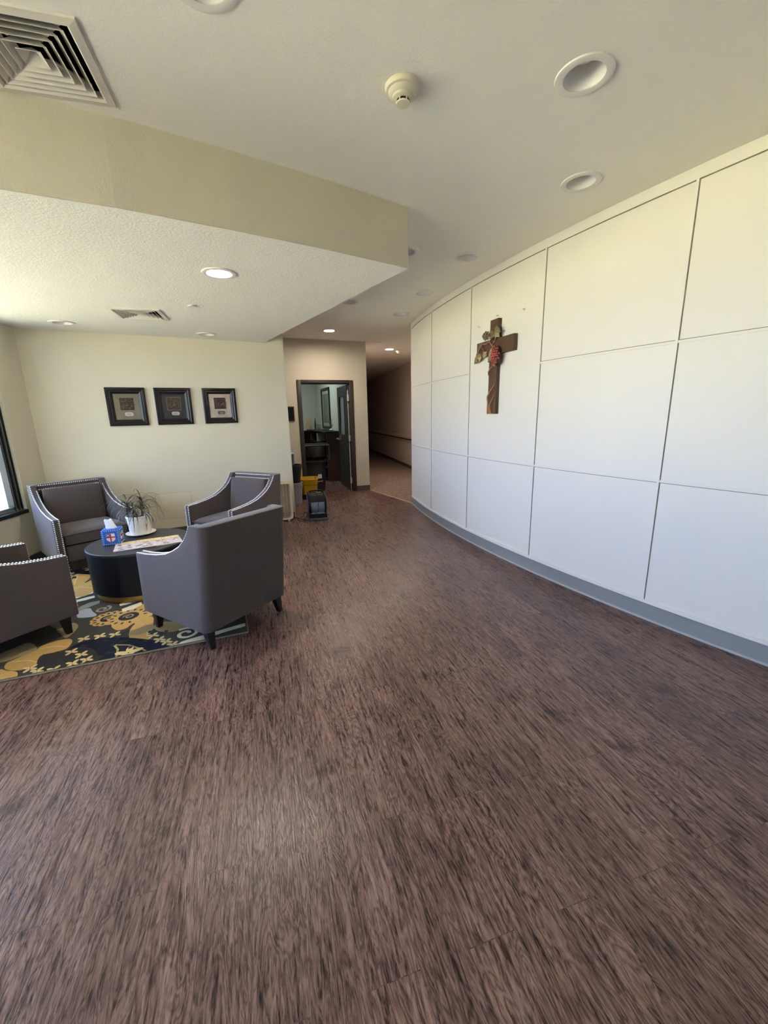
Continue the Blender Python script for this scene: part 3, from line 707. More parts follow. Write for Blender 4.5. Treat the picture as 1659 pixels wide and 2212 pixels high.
def make_chair(label):
    root = empty('armchair', (0, 0, 0), 0, label, 'armchair', 'four grey armchairs around the drum table')
    ys = [.37, .31, .25, .18, .12, .06, 0, -.04, -.08, -.11, -.14, -.165, -.185, -.2, -.215, -.226, -.235, -.27]
    O, I = [], []
    for y in ys: O.append((-CWd, y)); I.append((-CWd+TH, max(y, -.262)))
    rc = .055
    for k in range(6):
        a = PI + (PI/2)*k/5; O.append((-CWd+rc+rc*math.cos(a), -.30+rc*math.sin(a)+.0)); I.append((-CWd+TH+.008*k, -.262))
    for x in (-.2, -.1): O.append((x, -.355)); I.append((x*.98, -.262))
    O.append((0, -.355)); I.append((0, -.262))
    full = [(o, i) for o, i in zip(O, I)]
    full += [((-o[0], o[1]), (-i[0], i[1])) for o, i in reversed(full[:-1])]
    rows = []; NL = 7
    for o, i in full:
        zt = ztop(o[1]) if abs(o[0]) > CWd-.001 else CZ1
        col = []
        for k in range(NL+1):
            z = lerp(CZ0, zt, k/NL); col.append((o[0]*flare(z), o[1]+lean(o[1], z), z))
        for k in range(NL, -1, -1):
            z = lerp(CZ0, zt, k/NL); col.append((i[0]*flare(z), i[1]+lean(i[1], z), z))
        rows.append(col)
    m = MB(); V = m.grid(rows, wrapu=True)
    for e in (V[0], V[-1]):
        for k in range(NL): m.face([e[k], e[k+1], e[2*NL-k], e[2*NL+1-k]])
    m.build('frame', MT['fabric'], root, bevel=.011, bseg=3, bang=48, smooth=50)
    m = MB(); m.box((0, 0.03, .215), (CWd*2*.965-2*TH+.004, .645, .16)); m.build('seat_frame', MT['fabric'], root, bevel=.015, bseg=3)
    def cushion(m, cx, cy, cz, sx, sy, sz, puff, rx=0):
        M_ = Matrix.Translation((cx, cy, cz)) @ Matrix.Rotation(rx, 4, 'X'); n = 12; 
        def pt(u_, v_, s_):
            e = 1-(max(abs(u_), abs(v_)))**4
            sq = 1-.03*(abs(u_*v_))**2
            return M_ @ Vector((u_*sx/2*sq, v_*sy/2*sq, s_*(sz/2*(.72+.28*min(1, e*3)) + puff*(1-u_*u_)*(1-v_*v_))))
        T_ = [[pt(-1+2*i/n, -1+2*j/n, 1) for j in range(n+1)] for i in range(n+1)]
        B_ = [[pt(-1+2*i/n, -1+2*j/n, -1) for j in range(n+1)] for i in range(n+1)]
        A_ = m.grid(T_); C_ = m.grid(B_)
        bt = [A_[i][0] for i in range(n+1)] + [A_[n][j] for j in range(1, n+1)] + [A_[i][n] for i in range(n-1, -1, -1)] + [A_[0][j] for j in range(n-1, 0, -1)]
        bb = [C_[i][0] for i in range(n+1)] + [C_[n][j] for j in range(1, n+1)] + [C_[i][n] for i in range(n-1, -1, -1)] + [C_[0][j] for j in range(n-1, 0, -1)]
        for k in range(len(bt)): m.face([bt[k], bt[(k+1) % len(bt)], bb[(k+1) % len(bb)], bb[k]])
        per = [M_ @ Vector((a*sx/2*1.0, b*sy/2*1.0, s_*sz/2*.74)) for s_ in (1,) for a, b in ((-1, -1), (1, -1), (1, 1), (-1, 1), (-1, -1))]
        return per
    m = MB(); per = cushion(m, 0, .055, .365, .578, .60, .14, .016); sc = m.build('seat_cushion', MT['fabric'], root, bevel=.012, bseg=3, bang=50, smooth=60)
    m = MB(); m.tube([(-.286, .352, .412), (-.2, .355, .414), (0, .356, .416), (.2, .355, .414), (.286, .352, .412)], .0045, 6); m.tube([(-.286, .352, .318), (0, .356, .318), (.286, .352, .318)], .0045, 6)
    m.build('piping', MT['fabric'], sc)
    m = MB(); cushion(m, 0, -.228, .612, .53, .43, .085, .026, R(90+9)); m.build('back_cushion', MT['fabric'], root, bevel=.012, bseg=3, bang=50, smooth=60)
    for sx_, sy_ in ((1, 1), (-1, 1), (1, -1), (-1, -1)):
        m = MB(); x, y = sx_*.305, sy_*.295
        if sy_ < 0: y = -.285
        M_ = [( .030, .145), (.017, 0.0)]
        bx, by = x+sx_*.006, y + (-.03 if sy_ < 0 else .008)
        rows = [[(x+a*.032, y+b*.032, .15) for a, b in ((-1, -1), (1, -1), (1, 1), (-1, 1))], [(bx+a*.018, by+b*.018, 0.0) for a, b in ((-1, -1), (1, -1), (1, 1), (-1, 1))]]
        V = m.grid(rows, wrapu=True); m.face(V[0]); m.face(V[1][::-1]); m.build('leg', MT['legwood'], root, bevel=.003)
    # nailheads: two rows down the arm fronts, along the arms, up the swoop and across the back
    m = MB()
    def nails(path, nrm_, sp=.0195):
        P = [Vector(p) for p in path]; acc = 0; nxt = 0
        for a, b in zip(P, P[1:]):
            L_ = (b-a).length; d = nxt
            while d <= L_:
                c = a.lerp(b, d/L_); n_ = nrm_(a, b) if callable(nrm_) else Vector(nrm_)
                q = n_.to_track_quat('Z', 'Y').to_matrix().to_4x4()
                m.lathe([(.0068, -.001), (.0056, .0028), (0, .005)], 7, c, q); d += sp
            nxt = d - L_
    for s_ in (-1, 1):
        for xo in (CWd-.010, CWd-TH+.010):
            nails([(s_*xo*flare(z), .371, z) for z in (.572, .45, .30, .17)], (0, 1, 0))
            pts = []
            for y in [.36, .31, .25, .18, .12, .06, 0, -.04, -.08, -.11, -.14, -.165, -.185, -.2, -.215, -.226, -.233]:
                if xo < CWd-.02 and y < -.222: break
                z = ztop(y); off = .0 
                pts.append((s_*xo*flare(z), y+lean(y, z), z+.0005))
            def nf(a, b):
                t = (b-a).normalized(); n_ = Vector((0, -t.z, t.y)); 
                if n_.z < 0: n_ = -n_
                return n_
            nails(pts, nf)
    yb = -.262 + lean(-.262, .855) + .0015
    nails([(-.345, yb+.026, .853), (.345, yb+.026, .853)], (0, 1, .15)) if False else None
    nails([(-.30, yb, .853), (.30, yb, .853)], (0, 1, .2))
    nails([(-.298, -.262+lean(-.262, .812)+.001, .812), (.298, -.262+lean(-.262, .812)+.001, .812)], (0, 1, .15))
    o = m.build('nailhead_trim', MT['nail'], root, smooth=60); o['kind'] = 'stuff'
    return root
CH = [((-1.285, 2.912), 148.5, 'grey armchair nearest the camera, its back turned to the viewer, one leg off the rug'),
      ((-1.70, 4.57), -117, 'grey armchair facing the viewer in front of the cream box fan'),
      ((-3.255, 4.335), -39, 'grey armchair in the corner by the window, behind the blue tissue box'),
      ((-2.755, 2.63), 60, 'grey armchair cut off by the left edge of the photo, seen from behind')]
ch0 = make_chair(CH[0][2])
for i, (p, a, lab) in enumerate(CH):
    c = ch0 if i == 0 else copy_tree(ch0)
    c.location = (p[0], p[1], 0.0128); c.rotation_euler.z = R(a-90); c['label'] = lab

# ---------------------------------------------------------------- rug
RC = {'gold': (0.47, 0.30, 0.11), 'tan': (0.30, 0.235, 0.13), 'navy': (0.014, 0.016, 0.03), 'charcoal': (0.035, 0.034, 0.034), 'grey': (0.36, 0.38, 0.42), 'cream': (0.70, 0.65, 0.52), 'taupe': (0.26, 0.24, 0.19), 'pale': (0.60, 0.46, 0.24)}
rug_m = [mat('rug_ground', (0.062, 0.056, 0.045), .95, var=.25, vscale=60, bump=.6, bscale=400, spec=.1)]
rug_i = {}
for k_, c_ in RC.items(): rug_i[k_] = len(rug_m); rug_m.append(mat('rug_'+k_, c_, .95, var=.15, vscale=50, bump=.6, bscale=400, spec=.1))
RUG_SHAPES = [('gold', [(0.952, 0.724), (0.959, 0.567), (0.95, 0.49), (0.9, 0.417), (0.844, 0.424), (0.81, 0.483), (0.716, 0.567), (0.692, 0.587), (0.688, 0.779), (0.864, 0.859), (0.926, 0.798)]), ('gold', [(0.811, 0.356), (0.799, 0.459), (0.742, 0.529), (0.687, 0.555), (0.659, 0.397), (0.662, 0.274), (0.676, 0.249), (0.65, 0.215), (0.649, 0.184), (0.688, 0.166), (0.748, 0.192), (0.793, 0.255)]), ('tan', [(0.651, 0.394), (0.606, 0.43), (0.453, 0.343), (0.401, 0.265), (0.502, 0.221), (0.595, 0.261), (0.638, 0.315)]), ('gold', [(1.465, 0.15), (1.48, 0.221), (1.442, 0.259), (1.373, 0.322), (1.346, 0.326), (1.298, 0.254), (1.276, 0.146), (1.307, 0.107), (1.351, 0.085), (1.413, 0.102)]), ('gold', [(1.315, 0.261), (1.358, 0.323), (1.343, 0.385), (1.264, 0.422), (1.197, 0.416), (1.164, 0.365), (1.169, 0.271), (1.225, 0.248), (1.266, 0.239)]), ('tan', [(1.333, 0.622), (1.277, 0.634), (1.244, 0.694), (1.189, 0.595), (1.217, 0.442), (1.282, 0.53)]), ('tan', [(1.563, 0.257), (1.588, 0.351), (1.518, 0.424), (1.447, 0.47), (1.36, 0.339), (1.445, 0.268), (1.5, 0.244)]), ('navy', [(1.16, 0.236), (1.117, 0.317), (0.988, 0.333), (0.8, 0.259), (0.607, 0.125), (0.515, -0.018), (0.636, -0.018), (0.917, -0.007), (0.955, 0.103), (0.999, 0.182), (1.059, 0.24), (1.127, 0.255)]), ('charcoal', [(1.305, 0.228), (1.243, 0.244), (1.16, 0.236), (1.058, 0.238), (0.997, 0.173), (0.923, -0.0), (1.081, -0.004), (1.198, 0.002), (1.28, 0.095)]), ('grey', [(1.267, 0.865), (1.271, 0.908), (1.202, 0.943), (1.158, 0.858), (1.112, 0.775), (1.132, 0.747), (1.237, 0.777)]), ('cream', [(1.385, 1.207), (1.402, 1.269), (1.348, 1.334), (1.276, 1.354), (1.256, 1.293), (1.319, 1.251)]), ('cream', [(1.355, 1.126), (1.368, 1.172), (1.283, 1.21), (1.231, 1.222), (1.216, 1.172), (1.275, 1.142)]), ('taupe', [(1.289, 0.948), (1.283, 1.012), (1.233, 1.071), (1.158, 1.08), (1.148, 1.021), (1.208, 0.967), (1.268, 0.896)]), ('gold', [(1.535, 1.684), (1.478, 1.704), (1.408, 1.641), (1.394, 1.518), (1.442, 1.498), (1.491, 1.534)]), ('tan', [(1.555, 1.769), (1.506, 1.809), (1.415, 1.822), (1.395, 1.758), (1.46, 1.704), (1.531, 1.697)]), ('cream', [(0.454, -0.015), (0.441, 0.043), (0.306, 0.078), (0.157, 0.111), (0.006, 0.141), (0.002, 0.096), (0.158, 0.06), (0.304, 0.01), (0.418, -0.033)]), ('taupe', [(0.435, -0.048), (0.419, -0.025), (0.279, -0.014), (0.146, 0.007), (0.183, -0.022), (0.314, -0.043)]), ('cream', [(0.225, -0.064), (0.208, -0.037), (0.01, 0.004), (0.008, -0.028), (0.123, -0.056)]), ('gold', [(1.427, -0.006), (1.48, 0.045), (1.486, 0.146), (1.439, 0.113), (1.375, 0.072), (1.351, 0.013), (1.36, -0.012)])]
RUG_RINGS = [('gold', (1.005, 0.666)), ('cream', (0.419, 0.156)), ('gold', (1.337, 1.464)), ('taupe', (1.092, 0.872))]
RUG_FLOWERS = [(1.098, 0.373), (0.999, 0.371), (0.902, 0.353), (1.126, 0.207), (1.052, 0.139), (1.003, 0.054), (1.075, 0.039), (1.31, 0.082), (1.258, 0.028), (1.165, 0.007), (0.588, 0.141), (0.54, 0.088), (0.492, 0.028), (0.64, 0.221)]
RUG_BIG = (0.761, 0.034)
RUG_LINES = [[(0.876, 0.189), (0.782, 0.147), (0.677, 0.041), (0.635, -0.021)], [(0.876, 0.189), (0.837, 0.111), (0.824, -0.023)]]
RU, RV = 2.2, 2.1
root = empty('area_rug', (-1.008, 2.701, 0), 0, 'floral area rug in charcoal, gold and cream under the armchairs', 'rug')
RM = Matrix(((-.9323, -.3616, 0, 0), (-.3616, .9323, 0, 0), (0, 0, 1, 0), (0, 0, 0, 1)))
m = MB()
m.prism([(0, 0), (RU, 0), (RU, RV), (0, RV)], 0.0005, 0.0104, RM)
def clip(pts):
    out_ = pts
    for ax, lim, s_ in ((0, .012, 1), (0, RU-.012, -1), (1, .012, 1), (1, RV-.012, -1)):
        src = out_; out_ = []
        for i in range(len(src)):
            a, b = src[i], src[(i+1) % len(src)]; ia = (a[ax]-lim)*s_ >= 0; ib = (b[ax]-lim)*s_ >= 0
            if ia: out_.append(a)
            if ia != ib:
                t = (lim-a[ax])/(b[ax]-a[ax]); out_.append((a[0]+(b[0]-a[0])*t, a[1]+(b[1]-a[1])*t))
        if not out_: return []
    return out_
zz = [0.0105]
def rs(kind, pts):
    pts = clip(list(pts))
    if len(pts) < 3: return
    zz[0] += 0.000003
    m.mi = rug_i[kind]; m.face([m.v(RM @ Vector((p[0], p[1], zz[0]))) for p in pts]); m.mi = 0
def sm(pts, n=4):
    P = [Vector((p[0], p[1])) for p in pts]; N = len(P); o_ = []
    for i in range(N):
        p0, p1, p2, p3 = P[(i-1) % N], P[i], P[(i+1) % N], P[(i+2) % N]
        for k in range(n):
            t = k/n; q = 0.5*((2*p1)+(-p0+p2)*t+(2*p0-5*p1+4*p2-p3)*t*t+(-p0+3*p1-3*p2+p3)*t**3); o_.append((q.x, q.y))
    return o_
def ellipse(c, a, b, rot=0, n=16): return [(c[0]+a*math.cos(t)*math.cos(rot)-b*math.sin(t)*math.sin(rot), c[1]+a*math.cos(t)*math.sin(rot)+b*math.sin(t)*math.cos(rot)) for t in [2*PI*i/n for i in range(n)]]
def line(kind, pts, w_):
    for a, b in zip(pts, pts[1:]):
        d = Vector((b[0]-a[0], b[1]-a[1])); n_ = Vector((-d.y, d.x)).normalized()*w_/2; e = d.normalized()*w_*.25
        rs(kind, [(a[0]-n_.x-e.x, a[1]-n_.y-e.y), (a[0]+n_.x-e.x, a[1]+n_.y-e.y), (b[0]+n_.x+e.x, b[1]+n_.y+e.y), (b[0]-n_.x+e.x, b[1]-n_.y+e.y)])
def flower(c, r_, kind='pale', n=4, a0=.5):
    for k in range(n):
        a = a0+k*2*PI/n; rs(kind, ellipse((c[0]+r_*.55*math.cos(a), c[1]+r_*.55*math.sin(a)), r_*.5, r_*.27, a, 10))
def spiral(kind, c, r_, w_, a0=0, turns=1.3):
    pts = [(c[0]+r_*(1-.75*i/26)*math.cos(a0+turns*2*PI*i/26), c[1]+r_*(1-.75*i/26)*math.sin(a0+turns*2*PI*i/26)) for i in range(27)]; line(kind, pts, w_)
def motif(T):
    # scalloped rosettes
    for c, r_, kk in ((RUG_RINGS[0][1], .095, 'gold'), (RUG_RINGS[2][1], .115, 'gold')):
        c = T(c)
        for k in range(14): a = 2*PI*k/14; rs(kk, ellipse((c[0]+r_*math.cos(a), c[1]+r_*math.sin(a)), .034, .03, a, 10))
        rs(kk, ellipse(c, r_, r_, 0, 24))
        for k in range(14): a = 2*PI*k/14; rs('charcoal', ellipse((c[0]+r_*math.cos(a), c[1]+r_*math.sin(a)), .016, .010, a, 8))
        rs('charcoal', ellipse(c, r_*.62, r_*.62, 0, 20)); spiral('tan', c, r_*.35, .012)
    for k_, P in RUG_SHAPES: rs(k_, sm([T(p) for p in P]) if k_ not in ('cream', 'taupe') or len(P) > 7 else [T(p) for p in P])
    c = T(RUG_RINGS[1][1]); spiral('cream', c, .088, .026, 1.0); c = T(RUG_RINGS[3][1]); spiral('taupe', c, .06, .02, 2.0)
    for p in RUG_FLOWERS: flower(T(p), .045)
    for L_ in RUG_LINES: line('tan', [T(p) for p in L_], .014)
    flower(T(RUG_BIG), .085, 'pale', 5, .3)
    rq = random.Random(3)
    for k in range(22):
        q = T((rq.uniform(.55, 1.1), rq.uniform(.0, .3))); rs('charcoal', ellipse(q, .018, .013, rq.uniform(0, 3), 8))
    for P in (((.94, .70), (.80, .60), (.70, .67)), ((.72, .50), (.69, .35), (.68, .23)), ((.93, .55), (.83, .55), (.70, .60)), ((1.45, .22), (1.36, .20), (1.30, .15)), ((1.34, .34), (1.25, .34), (1.19, .30))):
        line('pale', [T(p) for p in P], .008)
motif(lambda p: p)
motif(lambda p: (RU-p[0], RV-p[1]))
rs('tan', sm([(1.45, 1.0), (1.6, .75), (1.9, .6), (2.1, .75), (1.9, 1.0), (1.6, 1.1)])); rs('gold', sm([(1.75, .35), (1.95, .2), (2.2, .25), (2.15, .5), (1.9, .55)]))
rs('cream', sm([(1.9, 1.3), (2.2, 1.2), (2.5, 1.25), (2.2, 1.32)]))
m.build('pile', rug_m, root, smooth=0)
m = MB()
for a, b in (((0, 0), (RU, 0)), ((RU, 0), (RU, RV)), ((RU, RV), (0, RV)), ((0, RV), (0, 0))):
    pa, pb = RM @ Vector((a[0], a[1], 0.006)), RM @ Vector((b[0], b[1], 0.006)); m.tube([pa, pb], .0058, 8)
tag(m.build('binding', mat('rug_binding', (0.20, 0.17, 0.12), .9), root), 'tan bound edge')

# ---------------------------------------------------------------- drum table and what stands on it
TC = (-2.25, 3.62); TZ = 0.445; TR = 0.42
root = empty('drum_table', (TC[0], TC[1], 0.0128), 0, 'round black drum coffee table with a gold base ring', 'table')
m = MB(); m.lathe([(0, TZ-.012), (TR-.004, TZ-.012), (TR, TZ-.016), (TR, TZ-.03), (TR-.002, TZ-.034), (0, TZ-.034)], 96)
m.build('table_top', mat('charcoal_lacquer_top', (0.032, 0.033, 0.035), 0.45, var=.15, vscale=3, spec=.35), root, smooth=30)
m = MB(); m.lathe([(TR-.004, TZ-.034), (TR-.006, .06), (TR-.02, .05), (0, .05)], 96); m.build('drum', mat('black_oak_drum', (0.007, 0.007, 0.009), 0.5, var=.5, vscale=3, spec=.25, stretch=(6, 6, .4)), root, smooth=30)
m = MB(); m.lathe([(TR-.028, .055), (TR-.028, .0), (0, .0)], 96); m.build('base_ring', mat('brass_base', (0.42, 0.26, 0.08), 0.35, metal=.8), root, smooth=30)
# tissue box
tp = (-2.445, 3.553); ta = R(19)
blue = mat('blue_yarn', (0.035, 0.125, 0.50), .8, var=.25, vscale=90, bump=.5, bscale=250); lb = mat('light_blue_yarn', (0.38, 0.60, 0.95), .8)
root = empty('tissue_box', (tp[0], tp[1], TZ), ta, 'blue stitched tissue box with a white and red shield', 'tissue box')
B = .136; BH = .142
m = MB(); m.box((0, 0, BH/2+.001), (B, B, BH)); m.build('cover', blue, root, bevel=.006, bseg=3)
m = MB()
for f in range(4):
    q = Matrix.Rotation(f*PI/2, 4, 'Z')
    for k in range(8):
        t = -B/2+.010 + (B-.02)*k/7
        for pt in ((t, -B/2-.001, .012), (t, -B/2-.001, BH-.010), (-B/2+.010, -B/2-.001, .012+(BH-.022)*k/7), (B/2-.010, -B/2-.001, .012+(BH-.022)*k/7)): m.ball(q @ Vector(pt), .0042, 6, 4)
o = m.build('stitching', lb, root); o['kind'] = 'stuff'
MT['shieldwhite'] = mat('white_yarn', (0.80, 0.80, 0.84), .8); red = mat('red_yarn', (0.42, 0.008, 0.03), .8); navy = mat('navy_yarn', (0.02, 0.04, 0.22), .8)
for f in range(4):
    q = Matrix.Rotation(f*PI/2, 4, 'Z') @ Matrix.Translation((0, -B/2-.0005, 0)) @ Matrix(((1, 0, 0, 0), (0, 0, -1, 0), (0, 1, 0, 0), (0, 0, 0, 1)))
    x, y0, y1, y2 = .033, .030, .060, .108
    m = MB(); m.prism([(0, y0), (x*.55, y0+.010), (x, y1-.008), (x, y2), (-x, y2), (-x, y1-.008), (-x*.55, y0+.010)], 0, .002, q); sh = m.build('shield', MT['shieldwhite'], root, smooth=0)
    m = MB(); m.box((-.019, .094, .0022), (.026, .028, .0012)); 
    for v in m.bm.verts: v.co = q @ v.co
    m.build('canton', navy, sh, smooth=0)
    m = MB(); m.box((0, .069, .003), (.0095, .077, .002)); m.box((0, .0755, .003), (.066, .0095, .002))
    for v in m.bm.verts: v.co = q @ v.co
    m.build('red_cross', red, sh, smooth=0)
    m = MB(); m.box((-.019, .094, .0034), (.026, .004, .001), rz=R(45)); m.box((-.019, .094, .0034), (.026, .004, .001), rz=R(-45))
    for v in m.bm.verts: v.co = q @ v.co
    m.build('white_saltire', MT['shieldwhite'], sh, smooth=0)
m = MB(); P = []
for i in range(9):
    t = i/8; z = BH-.004+.085*t; wd = lerp(.040, .028, t); row = []
    for k in range(20):
        a = 2*PI*k/20; rr = 1+.16*math.sin(5*a+2*t)+.06*math.sin(9*a)
        row.append((wd*rr*math.cos(a)-.020*t, .020*rr*math.sin(a)*(1-.3*t), z+.005*math.sin(3*a)*t))
    P.append(row)
V = m.grid(P, wrapu=True); c = m.v((-.022, 0, BH+.074))
for k in range(20): m.face([V[-1][k], V[-1][(k+1) % 20], c])
m.build('tissue', mat('white_tissue', (0.88, 0.90, 0.90), .9), root)
# magazines
rq = random.Random(11)
def magazine(loc, rz, label, z, title=True):
    root = empty('magazine', (loc[0], loc[1], z), rz, label, 'magazine', 'magazines fanned on the drum table')
    W_, H_ = .212, .275
    m = MB(); m.box((0, 0, .0022), (W_, H_, .0042)); m.build('pages', mat('glossy_pages', (.62, .58, .58), .35, var=.15, vscale=15), root, smooth=0)
    m = MB(); m.box((0, 0, .0046), (W_, H_, .0006)); m.build('cover', mat('photo_cover', (.56, .49, .50), .3, var=.5, vscale=26, detail=1), root, smooth=0)
    m = MB()
    for k in range(7):
        x = -W_/2+.02+k*.0285; m.box((x, H_/2-.036, .0054), (.023, .056, .0007)); m.box((x+.004, H_/2-.03, .0058), (.006, .016, .0006)) if k % 2 else m.box((x, H_/2-.018, .0058), (.018, .006, .0006))
    if title: m.build('title_lettering', mat('yellow_lettering', (.88, .68, .16), .35), root, smooth=0)
    m = MB()
    for k in range(7):
        m.prism(ellipse((rq.uniform(-.08, .08), rq.uniform(-.11, .05)), rq.uniform(.012, .03), rq.uniform(.01, .02), rq.uniform(0, 3), 8), .0049, .0053+k*.0001)
    m.build('cover_figures', mat('cover_figure', (.20, .13, .15), .3, var=.5), root, smooth=0)
    m = MB()
    for k in range(4): m.prism(ellipse((rq.uniform(-.08, .08), rq.uniform(-.12, .0)), rq.uniform(.012, .026), rq.uniform(.008, .014), rq.uniform(0, 3), 8), .0055, .0060+k*.0001)
    m.build('cover_highlights', mat('cover_white', (.75, .72, .74), .3), root, smooth=0)
    return root
MA = R(28)
magazine((-2.258, 3.462), MA, 'yellow-titled magazine at the left of the fan, beside the tissue box', TZ+.0005)
magazine((-2.115, 3.515), MA-R(2), 'yellow-titled magazine in the middle of the fan, in front of the plant pot', TZ+.006)
magazine((-1.985, 3.60), MA+R(6), 'magazine at the right of the fan, nearest the table edge', TZ+.0005)
# potted plant
root = empty('potted_plant', (-2.36, 3.835, TZ), 0, 'spiky dark-leaved plant drooping from a white pot on a saucer', 'plant')
potm = mat('white_ceramic', (0.80, 0.77, 0.72), .3, var=.03)
m = MB(); m.lathe([(0, 0.001), (.075, .001), (.10, .010), (.128, .020), (.130, .024), (.10, .016), (0, .010)], 48); m.build('saucer', potm, root)
m = MB(); m.lathe([(0, .012), (.088, .012), (.092, .02), (.104, .175), (.109, .180), (.109, .192), (.100, .193), (.096, .16), (0, .158)], 48); pot = m.build('pot', potm, root)
m = MB()
for k in range(16):
    a = 2*PI*k/16; m.ball((.1035*math.cos(a), .1035*math.sin(a), .165), .0035, 6, 4)
m.build('pot_holes', mat('pot_dimple', (.16, .12, .09), .6), pot)
m = MB(); m.lathe([(0, .166), (.05, .168), (.094, .163)], 32); m.build('soil', mat('potting_soil', (.03, .022, .015), .95, var=.5, vscale=60), root)
leafm = mat('bronze_strap_leaf', (0.060, 0.052, 0.042), .38, var=.5, vscale=9); stemm = mat('grey_stem', (.10, .075, .05), .8)
rp_ = random.Random(5)
heads = [((-.035, .005), (-.085, -.01, .30), 32), ((.02, .02), (.035, .03, .33), 32), ((.03, -.03), (.06, -.03, .26), 20), ((-.0, -.02), (-.02, -.035, .235), 14)]
for (bx, by), hd, n_ in heads:
    m = MB(); m.tube(smoothpath([(bx, by, .15), ((bx+hd[0])/2+.01, (by+hd[1])/2, .22), (hd[0], hd[1], hd[2])]), .006, 6); m.build('stem', stemm, root)
    for k in range(n_):
        a = 2.399*k + rp_.uniform(-.3, .3); t = k/n_; L_ = rp_.uniform(.17, .31); el = lerp(1.25, .1, t) + rp_.uniform(-.15, .15)
        pts = []; x = z = 0; e = el; N_ = 9
        for i in range(N_+1):
            pts.append((x, z)); e -= (2.0 + rp_.uniform(-.2, .9)) * (1.0/N_) * (1.0 if i > 1 else .5); x += L_/N_*math.cos(e); z += L_/N_*math.sin(e)
        m = MB(); rows = []
        for i, (x, z) in enumerate(pts):
            wd = .0052*(1-(i/N_)**2.2)*(.6+.4*min(1, i/2)) + .0004
            c = Vector((hd[0]+x*math.cos(a), hd[1]+x*math.sin(a), max(hd[2]-t*.05+z, .035))); sd = Vector((-math.sin(a), math.cos(a), 0))*wd
            rows.append([c-sd, c+Vector((0, 0, -.0012)), c+sd, c+Vector((0, 0, .0008))])
        m.grid(rows, wrapu=True); m.build('leaf', leafm, root)

# ---------------------------------------------------------------- box fan, buckets, air mover
cream = mat('aged_cream_plastic', (0.60, 0.47, 0.29), .5, var=.06)
FD = Vector((math.cos(R(26)), math.sin(R(26))))
fp = Vector((-1.353, 5.985)) - FD*.27
root = empty('box_fan', (0, 0, 0), 0, 'cream box fan standing on the floor behind the far armchair', 'fan')
root.matrix_world = wall_mw(fp, FD, 0.002)
def rrect(w_, h_, r_, cy, n=6):
    P = []
    for cx_, cy_, a0 in ((w_/2-r_, h_/2-r_, 0), (-w_/2+r_, h_/2-r_, 90), (-w_/2+r_, -h_/2+r_, 180), (w_/2-r_, -h_/2+r_, 270)):
        for k in range(n+1): a = R(a0+90*k/n); P.append((cx_+r_*math.cos(a), cy+cy_+r_*math.sin(a)))
    return P
m = MB(); rows = []
FCY = .30; FZ = -.012
for w_, z in ((.54, -.115), (.545, -.10), (.545, -.01), (.535, 0), (.50, .002), (.49, -.004), (.488, -.03), (.49, -.115)):
    rows.append([(x, y, z+FZ) for x, y in rrect(w_, w_+.02, .05 if w_ > .5 else .035, FCY)])
rows.append(rows[0]); m.grid(rows, wrapu=True); m.build('housing', cream, root, smooth=40)
for zf, nm in ((-.006, 'front_grille'), (-.108, 'rear_grille')):
    m = MB()
    for k in range(44): y = FCY-.236+.4725*k/43; m.box((0, y, zf+FZ), (.488, .0032 if zf > -.05 else .006, .0035))
    for k in range(11): x = -.235+.47*k/10; m.box((x, FCY, zf+FZ-.003), (.005, .505, .004))
    m.build(nm, mat('cream_grille', (0.56, .46, .32), .5) if nm[0] == 'f' else mat('brown_grille', (.16, .11, .08), .6), root, smooth=0)
m = MB(); m.lathe([(0, -.075), (.045, -.075), (.05, -.05), (.04, -.042), (0, -.04)], 24, (0, FCY, FZ)); m.build('hub', cream, root)
for k in range(5):
    a = 2*PI*k/5; m = MB(); rows = []
    for i in range(6):
        r_ = .045+.13*i/5; row = []
        for j in range(6): aa = a+(-.42+.84*j/5)*(.7+.3*i/5); row.append((r_*math.cos(aa), FCY+r_*math.sin(aa), FZ-.06+.03*(j/5-.5)))
        rows.append(row)
    m.grid(rows); m.build('blade', mat('tan_blade', (.26, .21, .16), .5), root)
for x in (-.2, .2):
    m = MB(); m.box((x, .012, FZ-.05), (.03, .022, .10)); m.build('foot', cream, root, bevel=.003)
m = MB(); m.lathe([(0, 0), (.018, 0), (.017, .012), (0, .014)], 20, (0, FCY+.275, FZ-.06), Matrix.Rotation(R(-90), 4, 'X')); m.build('switch_knob', cream, root)

def bucket(loc, h_, r0_, r1_, mt, rimm, label, cat='bucket', lid=None, handle=True, name='bucket', ha=0.0):
    root = empty(name, loc, ha, label, cat)
    m = MB(); m.lathe([(0, .004), (r0_, .004), (r0_, .0), (r0_+.002, .0), (r1_, h_-.06), (r1_+.008, h_-.055), (r1_+.008, h_-.045), (r1_, h_-.043), (r1_+.002, h_-.01), (r1_-.004, h_-.01), (r0_-.002, .012), (0, .012)], 40); m.build('body', mt, root)
    m = MB(); m.lathe([(r1_, h_-.012), (r1_+.009, h_-.012), (r1_+.009, h_), (r1_-.004, h_), (r1_-.004, h_-.012)], 40, close=True); m.build('rim', rimm, root)
    if lid:
        m = MB(); m.lathe([(0, h_-.004), (r1_-.006, h_-.004), (r1_-.006, h_+.002), (0, h_+.002)], 32); m.build('lid', lid, root)
    if handle:
        m = MB(); q = r1_+.010
        m.tube([(q*math.cos(t), -.0 - (h_*.45)*abs(math.sin(t))*0 - q*.25*math.sin(t), h_-.05-(r1_*1.0)*math.sin(t)) for t in [PI*i/14 for i in range(15)]], .0022, 6)
        m.build('bail_handle', MT['hinge'], root)
    return root
bk = (-1.615, 7.30); greyp = mat('grey_pail_plastic', (0.30, 0.31, 0.32), .45, var=.08)
